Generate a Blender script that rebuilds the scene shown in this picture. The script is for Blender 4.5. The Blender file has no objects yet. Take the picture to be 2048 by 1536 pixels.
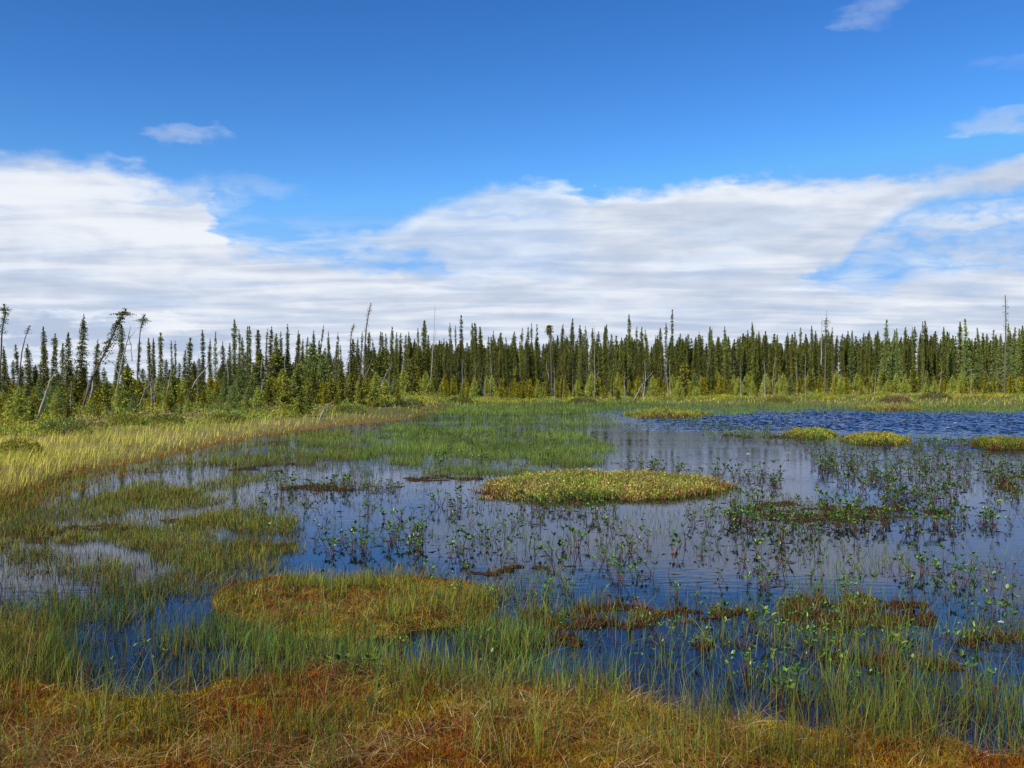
import bpy, math, random
import numpy as np
R = math.radians
rng = np.random.default_rng(7)
random.seed(7)
SC = bpy.context.scene
COL = SC.collection

# ------------------------------------------------------------------ camera
F = 1866.0            # focal length in photograph pixels (2048 wide)
HZ = 766.0            # horizon row
CH = 1.65             # eye height
cam = bpy.data.cameras.new('camera'); camo = bpy.data.objects.new('camera', cam); COL.objects.link(camo)
cam.sensor_width = 36.0; cam.lens = 36.0 * F / 2048.0
cam.clip_start = 0.1; cam.clip_end = 20000
camo.location = (0, 0, CH); camo.rotation_euler = (R(90 - 0.06), 0, 0)
SC.camera = camo
SC.view_settings.view_transform = 'Standard'; SC.view_settings.look = 'None'
SC.view_settings.gamma = 1.0; SC.view_settings.exposure = 0.30
SC.cycles.max_bounces = 6; SC.cycles.transparent_max_bounces = 4

# ------------------------------------------------------------------ sun and sky
SUN_EL, SUN_AZ = 42.0, 222.0          # azimuth clockwise from the view direction
sl = bpy.data.lights.new('sun', 'SUN'); so = bpy.data.objects.new('sun', sl); COL.objects.link(so)
sl.energy = 5.0; sl.angle = R(0.5); sl.color = (1.0, 0.95, 0.86)
so.rotation_euler = (R(90 - SUN_EL), 0, R(180 - SUN_AZ))
so.location = (-20, -20, 30)

world = bpy.data.worlds.new('World'); SC.world = world; world.use_nodes = True
NT = world.node_tree; NT.nodes.clear()
def nd(t, **k):
    n = NT.nodes.new(t)
    for a, b in k.items(): setattr(n, a, b)
    return n
def lk(a, b): NT.links.new(a, b)
def sock(inp, v):
    if isinstance(v, (int, float)): inp.default_value = v
    else: lk(v, inp)
def M(op, a, b=0.0, c=0.0, clamp=False):
    n = nd('ShaderNodeMath', operation=op, use_clamp=clamp)
    sock(n.inputs[0], a); sock(n.inputs[1], b); sock(n.inputs[2], c)
    return n.outputs[0]
def SS(v, lo, hi, a=0.0, b=1.0):
    n = nd('ShaderNodeMapRange', interpolation_type='SMOOTHSTEP')
    sock(n.inputs['Value'], v)
    sock(n.inputs['From Min'], lo); sock(n.inputs['From Max'], hi); sock(n.inputs['To Min'], a); sock(n.inputs['To Max'], b)
    return n.outputs['Result']
tc = nd('ShaderNodeTexCoord')
sep = nd('ShaderNodeSeparateXYZ'); lk(tc.outputs['Generated'], sep.inputs[0])
X, Y, Z = sep.outputs
az = M('ARCTAN2', X, Y)
hyp = M('SQRT', M('ADD', M('MULTIPLY', X, X), M('MULTIPLY', Y, Y)))
el = M('DIVIDE', Z, M('MAXIMUM', hyp, 0.001))
AZR, ELR = 0.62, 0.45
azn = M('MULTIPLY_ADD', az, 0.5 / AZR, 0.5)
def pe(px, py):
    a = math.atan((px - 1024) / F)
    return (a / AZR * 0.5 + 0.5, (HZ - py) / F * math.cos(a) / ELR)
def pe2(px): return math.atan((px - 1024) / F)
def curve(pts):
    n = nd('ShaderNodeFloatCurve')
    c = n.mapping.curves[0]
    P = [pe(*p) for p in pts]
    c.points[0].location = P[0]; c.points[1].location = P[-1]
    for p in P[1:-1]: c.points.new(*p)
    for p in c.points: p.handle_type = 'AUTO_CLAMPED'
    n.mapping.extend = 'HORIZONTAL'; n.mapping.use_clip = False; n.mapping.update()
    lk(azw, n.inputs['Value'])
    return M('MULTIPLY', n.outputs[0], ELR)
def noise(vec, scale, detail=5, rough=0.55, dist=0.0):
    n = nd('ShaderNodeTexNoise'); lk(vec, n.inputs['Vector'])
    n.inputs['Scale'].default_value = scale; n.inputs['Detail'].default_value = detail
    n.inputs['Roughness'].default_value = rough; n.inputs['Distortion'].default_value = dist
    return n.outputs['Fac']
# cloud-layer coordinates: flat deck seen in perspective
zz = M('ADD', M('MAXIMUM', Z, 0.0), 0.07)
cmb = nd('ShaderNodeCombineXYZ'); lk(M('DIVIDE', X, zz), cmb.inputs[0]); lk(M('MULTIPLY', M('DIVIDE', Y, zz), 1.0), cmb.inputs[1])
deck = cmb.outputs[0]
cmb2 = nd('ShaderNodeCombineXYZ'); lk(M('MULTIPLY', az, 9.0), cmb2.inputs[0]); lk(M('MULTIPLY', el, 30.0), cmb2.inputs[1])
flat = cmb2.outputs[0]
cmb3 = nd('ShaderNodeCombineXYZ'); lk(M('MULTIPLY', az, 8.0), cmb3.inputs[0]); lk(M('MULTIPLY', el, 34.0), cmb3.inputs[1])
streak = cmb3.outputs[0]
n_edge = M('SUBTRACT', noise(flat, 1.7, 6, 0.55, 0.1), 0.5)
cmb4 = nd('ShaderNodeCombineXYZ'); lk(M('MULTIPLY', az, 30.0), cmb4.inputs[0]); lk(M('MULTIPLY', el, 50.0), cmb4.inputs[1])
n_fine = M('SUBTRACT', noise(cmb4.outputs[0], 1.0, 6, 0.6, 0.2), 0.5)
cmb7 = nd('ShaderNodeCombineXYZ'); lk(M('MULTIPLY', az, 38.0), cmb7.inputs[0]); lk(M('MULTIPLY', el, 55.0), cmb7.inputs[1])
n_puff_ = M('SUBTRACT', noise(cmb7.outputs[0], 1.0, 3, 0.5), 0.5)
n_deck = noise(deck, 1.5, 5, 0.5, 0.4)
n_str = noise(streak, 1.7, 5, 0.55, 0.5)
wob = M('ADD', M('ADD', M('MULTIPLY', n_edge, 0.034), M('MULTIPLY', n_fine, 0.018)), M('MULTIPLY', n_puff_, 0.020))
e2 = M('ADD', el, wob)
azw = M('ADD', azn, M('ADD', M('MULTIPLY', n_fine, 0.012), M('MULTIPLY', n_edge, 0.05)))
cmb6 = nd('ShaderNodeCombineXYZ'); lk(M('MULTIPLY', M('DIVIDE', X, zz), 0.40), cmb6.inputs[0]); lk(M('DIVIDE', Y, zz), cmb6.inputs[1])
n_band = noise(cmb6.outputs[0], 2.3, 4, 0.5, 0.5)
T1 = curve([(-250, 290), (0, 302), (110, 308), (210, 318), (300, 344), (360, 368), (405, 395), (432, 430), (462, 468), (520, 486), (620, 498), (800, 524), (1000, 527),
            (1600, 545), (1730, 558), (1800, 543), (1900, 523), (2048, 515), (2300, 510)])
T2 = curve([(380, 480), (540, 468), (700, 466), (770, 455), (850, 412), (900, 394), (1000, 368), (1110, 362), (1190, 390), (1300, 380), (1400, 362),
            (1460, 350), (1650, 356), (1750, 350), (1900, 342), (1980, 322), (2060, 306), (2300, 290)])
B2 = curve([(380, 470), (540, 472), (650, 492), (760, 518), (860, 530), (960, 600), (1300, 640), (1600, 600), (1700, 520), (1760, 462), (1810, 428),
            (1900, 396), (2048, 380), (2300, 360)])
m1 = SS(M('SUBTRACT', T1, e2), -0.006, 0.022)
m2 = M('MULTIPLY', SS(M('SUBTRACT', T2, e2), -0.004, 0.016), SS(M('SUBTRACT', e2, B2), -0.010, 0.018))
# darker gaps and wisps : soft elliptical patches
def patch(px, py, rx, ry, w=1.0):
    u, v = pe(px, py); a0 = (u - 0.5) * 2 * AZR; e0 = v * ELR
    dx = M('MULTIPLY', M('ADD', M('SUBTRACT', az, a0), M('MULTIPLY', n_edge, 0.10)), F / rx)
    dy = M('MULTIPLY', M('SUBTRACT', e2, e0), F / ry)
    r2 = M('ADD', M('MULTIPLY', dx, dx), M('MULTIPLY', dy, dy))
    return M('MULTIPLY', M('MULTIPLY', SS(r2, 1.8, 0.0), w), SS(M('ADD', n_fine, M('MULTIPLY', n_edge, 0.6)), -0.22, 0.12, 0.25, 1.1))
wisps = [(385, 268, 58, 20, .34), (480, 375, 100, 24, .20), (1738, 22, 50, 28, .20), (2020, 243, 65, 26, .40), (2010, 125, 60, 18, .08), (1950, 432, 150, 26, .75),
         (1800, 462, 140, 26, .7), (1980, 500, 170, 30, .75), (350, 400, 110, 40, .55), (1560, 590, 200, 40, .3)]
gaps = [(1690, 540, 60, 16, .75), (1215, 395, 25, 8, .4), (930, 415, 26, 9, .3), (340, 405, 60, 10, .3), (1000, 432, 110, 9, .28)]
thick2 = SS(az, pe2(1080), pe2(1290), .66, 1.0)
m2 = M('MULTIPLY', m2, M('MINIMUM', 1.0, M('ADD', thick2, M('MULTIPLY', n_band, .25))))
mask = M('MAXIMUM', m1, m2)
for g in gaps: mask = M('MULTIPLY', mask, M('SUBTRACT', 1.0, patch(*g)))
for w_ in wisps: mask = M('MAXIMUM', mask, patch(*w_))
veil = M('MULTIPLY', SS(M('ADD', n_str, M('MULTIPLY', n_edge, .6)), .35, .65, .12, .60), SS(el, .185, .135))
mask = M('MAXIMUM', mask, veil)
thin = SS(n_deck, 0.25, 0.55, 0.86, 1.0)
mask = M('MULTIPLY', M('MULTIPLY', mask, thin), SS(el, -0.02, 0.0))
mask = M('MULTIPLY', mask, 0.97)
sky = nd('ShaderNodeTexSky', sky_type='NISHITA'); sky.sun_disc = False
sky.sun_elevation = R(SUN_EL); sky.sun_rotation = R(SUN_AZ)
sky.altitude = 300; sky.air_density = 1.0; sky.dust_density = 0.3; sky.ozone_density = 2.5
hs = nd('ShaderNodeHueSaturation'); lk(sky.outputs[0], hs.inputs['Color']); hs.inputs['Saturation'].default_value = 1.25; hs.inputs['Value'].default_value = 1.0
gam = nd('ShaderNodeGamma'); lk(hs.outputs[0], gam.inputs[0]); gam.inputs[1].default_value = 1.5
tin = nd('ShaderNodeVectorMath', operation='MULTIPLY'); lk(gam.outputs[0], tin.inputs[0]); tin.inputs[1].default_value = (.80, .76, .73)
cap = nd('ShaderNodeVectorMath', operation='MINIMUM'); lk(tin.outputs[0], cap.inputs[0]); cap.inputs[1].default_value = (1.7, 4.8, 9.8)
rim = SS(M('SUBTRACT', T2, e2), 0.004, 0.034, 0.10, 0.0)
shade = M('ADD', M('ADD', M('MULTIPLY', n_band, 0.80), M('MULTIPLY', n_str, 0.45)), M('ADD', M('MULTIPLY', n_puff_, 0.10), rim))
shade = M('SUBTRACT', shade, M('ADD', patch(90, 655, 150, 26, .30), patch(385, 678, 60, 16, .28)))
shade = M('ADD', shade, M('ADD', patch(200, 632, 200, 10, .15), patch(330, 655, 60, 12, .25)))
cl = nd('ShaderNodeValToRGB'); lk(SS(shade, 0.36, 0.86), cl.inputs[0])
cl.color_ramp.elements[0].position = 0.0; cl.color_ramp.elements[0].color = (5.0, 5.8, 7.3, 1)
cl.color_ramp.elements[1].position = 1.0; cl.color_ramp.elements[1].color = (8.9, 9.2, 9.7, 1)
mid = cl.color_ramp.elements.new(0.5); mid.color = (6.6, 7.2, 8.3, 1)
mx = nd('ShaderNodeMix', data_type='RGBA'); lk(mask, mx.inputs[0]); lk(cap.outputs[0], mx.inputs[6]); lk(cl.outputs[0], mx.inputs[7])
bg = nd('ShaderNodeBackground'); lk(mx.outputs[2], bg.inputs[0]); bg.inputs[1].default_value = 0.081
wo = nd('ShaderNodeOutputWorld'); lk(bg.outputs[0], wo.inputs[0])

# ------------------------------------------------------------------ helpers
def tag(o, label=None, cat=None, group=None, kind=None):
    if label: o['label'] = label
    if cat: o['category'] = cat
    if group: o['group'] = group
    if kind: o['kind'] = kind
    return o
def new_mesh(name, V, Fc, C=None, mat=None, smooth=False):
    """V (n,3); Fc list of int arrays (m,k) ; C (n,3) linear colours"""
    me = bpy.data.meshes.new(name)
    V = np.asarray(V, np.float32)
    if not isinstance(Fc, list): Fc = [Fc]
    Fc = [np.asarray(f, np.int32) for f in Fc if len(f)]
    nl = sum(f.size for f in Fc); nf = sum(len(f) for f in Fc)
    me.vertices.add(len(V)); me.vertices.foreach_set('co', V.ravel())
    me.loops.add(nl); me.loops.foreach_set('vertex_index', np.concatenate([f.ravel() for f in Fc]))
    me.polygons.add(nf)
    tot = np.concatenate([np.full(len(f), f.shape[1], np.int32) for f in Fc])
    st = np.concatenate([[0], np.cumsum(tot)[:-1]]).astype(np.int32)
    me.polygons.foreach_set('loop_start', st)
    if smooth: me.polygons.foreach_set('use_smooth', np.ones(nf, bool))
    me.update(calc_edges=True)
    if C is not None:
        a = me.attributes.new('Col', 'FLOAT_COLOR', 'POINT')
        cc = np.ones((len(V), 4), np.float32); cc[:, :3] = C
        a.data.foreach_set('color', cc.ravel())
    if mat: me.materials.append(mat)
    return me
def link(name, me, parent=None, loc=None):
    o = bpy.data.objects.new(name, me); COL.objects.link(o)
    if parent: o.parent = parent
    if loc is not None: o.location = loc
    return o
_perm = rng.random((256, 256))
def vnoise(x, y):
    xi = np.floor(x).astype(int); yi = np.floor(y).astype(int)
    fx = x - xi; fy = y - yi; fx = fx * fx * (3 - 2 * fx); fy = fy * fy * (3 - 2 * fy)
    a = _perm[xi & 255, yi & 255]; b = _perm[(xi + 1) & 255, yi & 255]
    c = _perm[xi & 255, (yi + 1) & 255]; d = _perm[(xi + 1) & 255, (yi + 1) & 255]
    return (a * (1 - fx) + b * fx) * (1 - fy) + (c * (1 - fx) + d * fx) * fy
def fbm(x, y, o=4):
    s = 0; a = 0.5; t = 0
    for i in range(o):
        s = s + a * vnoise(x + 17.3 * i, y + 9.1 * i); t += a; a *= 0.5; x = x * 2.03; y = y * 2.03
    return s / t
def lerp(a, b, t): return a + (b - a) * t
def sstep(x, a, b):
    t = np.clip((x - a) / (b - a), 0, 1); return t * t * (3 - 2 * t)
def dist_of(py, z=0.0): return (CH - z) * F / (py - HZ)
def world_of(px, py, z=0.0):
    d = dist_of(py, z); return (px - 1024) / F * d, d

# ------------------------------------------------------------------ materials
def mat_new(name):
    m = bpy.data.materials.new(name); m.use_nodes = True
    nt = m.node_tree; nt.nodes.clear()
    return m, nt
def leaf_mat(name, transl=0.3, rough=0.55, spec=0.25, hue=0.0, val=0.0, nscale=9.0):
    m, nt = mat_new(name); N = nt.nodes; L = nt.links
    at = N.new('ShaderNodeAttribute'); at.attribute_name = 'Col'
    ns = N.new('ShaderNodeTexNoise'); ns.inputs['Scale'].default_value = nscale; ns.inputs['Detail'].default_value = 3
    tc = N.new('ShaderNodeTexCoord'); L.new(tc.outputs['Object'], ns.inputs['Vector'])
    mr = N.new('ShaderNodeMapRange'); mr.inputs['From Min'].default_value = .3; mr.inputs['From Max'].default_value = .7
    mr.inputs['To Min'].default_value = .78; mr.inputs['To Max'].default_value = 1.22; L.new(ns.outputs['Fac'], mr.inputs[0])
    hsv = N.new('ShaderNodeHueSaturation'); L.new(at.outputs['Color'], hsv.inputs['Color']); hsv.inputs['Saturation'].default_value = 1.09
    if hue or val:
        oi = N.new('ShaderNodeObjectInfo')
        a = N.new('ShaderNodeMapRange'); L.new(oi.outputs['Random'], a.inputs[0]); a.inputs['To Min'].default_value = .5 - hue; a.inputs['To Max'].default_value = .5 + hue
        L.new(a.outputs[0], hsv.inputs['Hue'])
        b = N.new('ShaderNodeMath'); b.operation = 'FRACT'; c = N.new('ShaderNodeMath'); c.operation = 'MULTIPLY'; c.inputs[1].default_value = 7.31
        L.new(oi.outputs['Random'], c.inputs[0]); L.new(c.outputs[0], b.inputs[0])
        d = N.new('ShaderNodeMapRange'); L.new(b.outputs[0], d.inputs[0]); d.inputs['To Min'].default_value = 1 - val; d.inputs['To Max'].default_value = 1 + val
        e = N.new('ShaderNodeMath'); e.operation = 'MULTIPLY'; L.new(d.outputs[0], e.inputs[0]); L.new(mr.outputs[0], e.inputs[1])
        L.new(e.outputs[0], hsv.inputs['Value'])
    else: L.new(mr.outputs[0], hsv.inputs['Value'])
    p = N.new('ShaderNodeBsdfPrincipled'); L.new(hsv.outputs[0], p.inputs['Base Color']); p.inputs['Roughness'].default_value = rough
    p.inputs['Specular IOR Level'].default_value = spec
    out = N.new('ShaderNodeOutputMaterial')
    if transl:
        t = N.new('ShaderNodeBsdfTranslucent'); L.new(hsv.outputs[0], t.inputs[0])
        mx = N.new('ShaderNodeMixShader'); mx.inputs[0].default_value = transl
        L.new(p.outputs[0], mx.inputs[1]); L.new(t.outputs[0], mx.inputs[2]); L.new(mx.outputs[0], out.inputs[0])
    else: L.new(p.outputs[0], out.inputs[0])
    return m
M_SEDGE = leaf_mat('sedge', 0.32, 0.5, 0.2, nscale=3.0)
M_MOSS = leaf_mat('moss', 0.15, 0.8, 0.1, nscale=6.0)
M_NEEDLE = leaf_mat('needles', 0.15, 0.6, 0.2, hue=0.018, val=0.34, nscale=2.0)
M_LARCH = leaf_mat('larch_needles', 0.35, 0.6, 0.15, hue=0.01, val=0.15, nscale=2.0)
M_SHRUB = leaf_mat('shrub_leaves', 0.25, 0.6, 0.2, nscale=0.6)
M_LEAF = leaf_mat('buckbean_leaf', 0.25, 0.35, 0.4, hue=0.012, val=0.18, nscale=12.0)
M_BARK = leaf_mat('bark', 0.0, 0.85, 0.1, val=0.2, nscale=7.0)
M_STEM = leaf_mat('stem', 0.1, 0.5, 0.3, nscale=12.0)

def ground_mat():
    m, nt = mat_new('peat_and_moss'); N = nt.nodes; L = nt.links
    at = N.new('ShaderNodeAttribute'); at.attribute_name = 'Col'
    tc = N.new('ShaderNodeTexCoord')
    n1 = N.new('ShaderNodeTexNoise'); n1.inputs['Scale'].default_value = 14; n1.inputs['Detail'].default_value = 9; n1.inputs['Roughness'].default_value = .7
    n2 = N.new('ShaderNodeTexVoronoi'); n2.inputs['Scale'].default_value = 70
    L.new(tc.outputs['Object'], n1.inputs['Vector']); L.new(tc.outputs['Object'], n2.inputs['Vector'])
    mr = N.new('ShaderNodeMapRange'); L.new(n1.outputs['Fac'], mr.inputs[0]); mr.inputs['From Min'].default_value = .32; mr.inputs['From Max'].default_value = .68
    mr.inputs['To Min'].default_value = .45; mr.inputs['To Max'].default_value = 1.6
    hsv = N.new('ShaderNodeHueSaturation'); L.new(at.outputs['Color'], hsv.inputs['Color']); L.new(mr.outputs[0], hsv.inputs['Value'])
    p = N.new('ShaderNodeBsdfPrincipled'); L.new(hsv.outputs[0], p.inputs['Base Color']); p.inputs['Roughness'].default_value = .9
    p.inputs['Specular IOR Level'].default_value = .1
    ad = N.new('ShaderNodeMath'); L.new(n1.outputs['Fac'], ad.inputs[0]); L.new(n2.outputs['Distance'], ad.inputs[1])
    bp = N.new('ShaderNodeBump'); bp.inputs['Strength'].default_value = .9; bp.inputs['Distance'].default_value = .03; L.new(ad.outputs[0], bp.inputs['Height'])
    L.new(bp.outputs[0], p.inputs['Normal'])
    out = N.new('ShaderNodeOutputMaterial'); L.new(p.outputs[0], out.inputs[0])
    return m
def water_mat():
    m, nt = mat_new('peat_water'); N = nt.nodes; L = nt.links
    tc = N.new('ShaderNodeTexCoord')
    def math_(op, a, b=0.0):
        n = N.new('ShaderNodeMath'); n.operation = op
        for i, v in enumerate((a, b)):
            if isinstance(v, (int, float)): n.inputs[i].default_value = v
            else: L.new(v, n.inputs[i])
        return n.outputs[0]
    def mrange(v, a, b, c, d):
        n = N.new('ShaderNodeMapRange'); n.interpolation_type = 'SMOOTHSTEP'; L.new(v, n.inputs[0])
        for i, q in enumerate((a, b, c, d)): n.inputs[i + 1].default_value = q
        return n.outputs[0]
    def noi(sx, sy, sc, det, rot=0.0, dist=0.0):
        mp = N.new('ShaderNodeMapping'); mp.inputs['Scale'].default_value = (sx, sy, 1); mp.inputs['Rotation'].default_value = (0, 0, rot)
        L.new(tc.outputs['Object'], mp.inputs[0])
        n = N.new('ShaderNodeTexNoise'); n.inputs['Scale'].default_value = sc; n.inputs['Detail'].default_value = det; n.inputs['Distortion'].default_value = dist
        L.new(mp.outputs[0], n.inputs['Vector']); return n.outputs['Fac']
    sp = N.new('ShaderNodeSeparateXYZ'); L.new(tc.outputs['Object'], sp.inputs[0])
    big = noi(.25, .35, 1.0, 3)
    # wind-ruffled open water lies far and to the right, calm water near the plants
    yy = math_('ADD', sp.outputs[1], math_('MULTIPLY', sp.outputs[0], 0.55))
    yy = math_('ADD', yy, math_('MULTIPLY', math_('SUBTRACT', big, .5), 16.0))
    wind = math_('MULTIPLY', mrange(yy, 24.0, 34.0, 0.0, 1.0), mrange(sp.outputs[0], 1.5, 7.0, 0.25, 1.0))
    w1 = noi(1.0, 1.7, 5.5, 4, 0.35, 0.6)
    w2 = noi(1.0, 1.5, 16.0, 2, -0.2, 0.3)
    w3 = noi(.6, 1.5, 7.0, 3, 0.15, 0.2)
    h = math_('ADD', math_('MULTIPLY', w1, 1.0), math_('MULTIPLY', w2, 0.28))
    h = math_('MULTIPLY', h, math_('MULTIPLY', wind, 0.010))
    calm = math_('MULTIPLY', w3, math_('MULTIPLY', mrange(big, .4, .7, 0.0008, 0.0028), mrange(sp.outputs[1], 12.0, 22.0, 1.0, 3.5)))
    hh = math_('ADD', h, calm)
    bp = N.new('ShaderNodeBump'); bp.inputs['Strength'].default_value = 1.0; bp.inputs['Distance'].default_value = 1.0; L.new(hh, bp.inputs['Height'])
    g = N.new('ShaderNodeBsdfGlossy'); g.inputs['Color'].default_value = (.67, .72, .88, 1); g.inputs['Roughness'].default_value = .03; L.new(bp.outputs[0], g.inputs['Normal'])
    d = N.new('ShaderNodeBsdfDiffuse'); d.inputs['Color'].default_value = (.006, .006, .006, 1)
    fr = N.new('ShaderNodeFresnel'); fr.inputs['IOR'].default_value = 1.333; L.new(bp.outputs[0], fr.inputs['Normal'])
    ms = N.new('ShaderNodeMixShader'); L.new(fr.outputs[0], ms.inputs[0]); L.new(d.outputs[0], ms.inputs[1]); L.new(g.outputs[0], ms.inputs[2])
    out = N.new('ShaderNodeOutputMaterial'); L.new(ms.outputs[0], out.inputs[0])
    return m
M_GROUND = ground_mat(); M_WATER = water_mat()

# ------------------------------------------------------------------ map of the bog, laid out on the ground plane
GX0, GX1, GSX = -1400, 3448, 4
GY0, GY1, GSY = 768, 1760, 2
gx = np.arange(GX0, GX1, GSX); gy = np.arange(GY0, GY1, GSY)
PX, PY = np.meshgrid(gx, gy)
def wobble(px, py, ax=26, ay=9):
    k = np.clip((py - HZ) / 300, .1, 2.5)
    return (px + ax * (fbm(px / 55, py / 14) - .5) * 2, py + ay * k * (fbm(px / 34 + 50, py / 12 + 8) - .5) * 2)
def inside(poly, px, py):
    r = np.zeros(px.shape, bool); n = len(poly)
    for i in range(n):
        x0, y0 = poly[i]; x1, y1 = poly[(i + 1) % n]
        if y0 == y1: continue
        c = ((y0 > py) != (y1 > py)) & (px < (x1 - x0) * (py - y0) / (y1 - y0) + x0)
        r ^= c
    return r
def blur(a, nx, ny):
    for ax, n in ((1, nx), (0, ny)):
        if n < 1: continue
        k = 2 * n + 1
        for _ in range(2):
            pad = [(0, 0), (0, 0)]; pad[ax] = (n + 1, n)
            c = np.cumsum(np.pad(a, pad, mode='edge'), axis=ax)
            a = (np.take(c, range(k, c.shape[ax]), axis=ax) - np.take(c, range(0, c.shape[ax] - k), axis=ax)) / k
    return a
def region(polys, ax=26, ay=9, nx=2, ny=1):
    wx, wy = wobble(PX, PY, ax, ay); m = np.zeros(PX.shape)
    for p in polys:
        w = 1.0
        if isinstance(p, tuple): p, w = p
        m = np.maximum(m, inside(p, wx, wy) * w)
    return blur(m, nx, ny)
def samp(ras, px, py):
    fx = np.clip((px - GX0) / GSX, 0, ras.shape[1] - 1.001); fy = np.clip((py - GY0) / GSY, 0, ras.shape[0] - 1.001)
    ix = fx.astype(int); iy = fy.astype(int); fx = fx - ix; fy = fy - iy
    return (ras[iy, ix] * (1 - fx) + ras[iy, ix + 1] * fx) * (1 - fy) + (ras[iy + 1, ix] * (1 - fx) + ras[iy + 1, ix + 1] * fx) * fy

P_BANK = [(-1400, 760), (-1400, 1500), (-700, 1240), (-250, 1075), (0, 1005), (100, 972), (200, 942), (300, 922), (400, 900), (470, 886), (560, 870), (700, 853),
          (800, 846), (845, 836), (870, 822), (1000, 812), (1250, 806), (1300, 812), (1500, 812), (1660, 813), (1760, 818), (2048, 818), (2500, 820), (3448, 822), (3448, 760)]
P_FRONT = [(-1400, 1200), (-600, 1215), (-200, 1225), (-20, 1232), (60, 1250), (105, 1280), (90, 1320), (60, 1350), (110, 1380), (250, 1400), (370, 1392), (470, 1362),
           (600, 1335), (800, 1345), (1000, 1366), (1200, 1396), (1330, 1418), (1560, 1448), (1800, 1470), (1950, 1500), (2100, 1530), (2500, 1580), (3448, 1640), (3448, 1760), (-1400, 1760)]
P_MAT = [(410, 1180), (450, 1160), (560, 1152), (700, 1160), (900, 1150), (985, 1172), (1030, 1200), (1020, 1235), (900, 1258), (720, 1282), (560, 1278), (440, 1250), (390, 1215)]
P_SMALL = [[(1040, 1215), (1240, 1208), (1480, 1214), (1510, 1235), (1290, 1255), (1050, 1262)], [(1540, 1200), (1700, 1188), (1870, 1210), (1870, 1250), (1700, 1268), (1550, 1245)], [(960, 1275), (1150, 1268), (1180, 1290), (980, 1305)], [(1380, 1290), (1500, 1285), (1520, 1300), (1400, 1305)], [(1900, 1265), (2060, 1262), (2080, 1285), (1920, 1290)],
           [(1640, 1268), (1800, 1270), (1800, 1279), (1650, 1276)], [(1620, 1310), (1900, 1320), (1960, 1335), (1800, 1345), (1640, 1325)],
           [(1470, 1010), (1560, 1002), (1740, 1010), (1890, 1018), (1900, 1030), (1780, 1042), (1560, 1046), (1470, 1030)],
           [(540, 972), (640, 966), (815, 972), (815, 982), (560, 984)], [(680, 873), (800, 873), (800, 878), (690, 879)], [(600, 901), (720, 901), (725, 906), (610, 907)],
           [(930, 1128), (1090, 1126), (1150, 1140), (1090, 1152), (930, 1146)], [(300, 1035), (420, 1030), (540, 1042), (520, 1052), (330, 1050)], [(-100, 1075), (60, 1050), (250, 1045), (300, 1060), (120, 1085), (-60, 1110)], [(180, 990), (330, 975), (420, 985), (360, 1000), (210, 1005)], [(250, 1095), (420, 1085), (460, 1100), (330, 1115)], [(420, 940), (560, 925), (640, 930), (540, 945)], [(450, 1085), (590, 1080), (600, 1098), (470, 1108)],
           [(780, 952), (960, 950), (970, 962), (820, 966)], [(1985, 960), (2060, 945), (2300, 950), (2300, 990), (2050, 990), (1990, 978)], [(1430, 868), (1700, 872), (1700, 880), (1440, 876)]]
def ragged(m, amp=.55):
    return np.clip(m + amp * (fbm(PX / 16 + 7, PY / 5 + 2, 4) - .5) * (PY > 830) , 0, 1) * (m > .02) + 0.0
land = ragged(region([P_BANK, P_FRONT, P_MAT], 30, 12, 5, 6))
small = region(P_SMALL, 30, 7, 2, 1)
wet = region([[(-1400, 1100), (0, 1010), (300, 930), (560, 878), (800, 855), (900, 880), (600, 900), (450, 930), (300, 985), (120, 1020), (-200, 1120), (-1400, 1420)]], 30, 8, 3, 2)
nr_ = blur(inside(P_FRONT, *wobble(PX, PY, 34, 16)) | inside(P_MAT, *wobble(PX, PY, 34, 16)), 9, 8)
nr_ = np.clip(nr_ + 1.25 * (fbm(PX / 42 + 7, PY / 15 + 2, 5) - .5), 0, 1) * (nr_ > .04)
land = np.where(PY > 1125, nr_, land)
LANDH = blur(land, 6, 6)
INL = blur(blur(inside(P_BANK, *wobble(PX, PY, 26, 10)).astype(float), 9, 10), 9, 6)
small = small * sstep(fbm(PX / 38 + 3, PY / 7 + 1, 3), .34, .50)
far_land = sstep(-PY, -800, -785)

def ground_z(px, py, x, y):
    d = np.clip(y, 1, 400)
    la = samp(land, px, py); sm = samp(small, px, py)
    near = 1 - sstep(d, 9, 16)
    hum = fbm(x * 2.2, y * 2.2, 4) - .45
    hum2 = fbm(x * .5 + 9, y * .5, 3) - .45
    inl = sstep(samp(INL, px, py), .55, 1.0)
    top = .03 + .05 * hum * near + .012 + (1 - near) * (.015 + inl * (.10 + .30 * hum2 + .08 * hum)) + inl * .35 * sstep(d, 28, 70)
    lh = samp(LANDH, px, py)
    z = lerp(-.10, np.maximum(top, .006), sstep(lh, .12, .95)) + .035 * (fbm(x * 7 + 3, y * 7, 3) - .5) * near * sstep(lh, .1, .4)
    z2 = lerp(-.14, .004 + .05 * (fbm(x * 5, y * 5, 3) - .42), sstep(sm, .2, .8))
    return np.maximum(z, z2)
def pxpy(x, y):
    yy = np.maximum(y, .9)
    return 1024 + F * x / yy, np.clip(HZ + CH * F / yy, 0, 1755)
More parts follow.
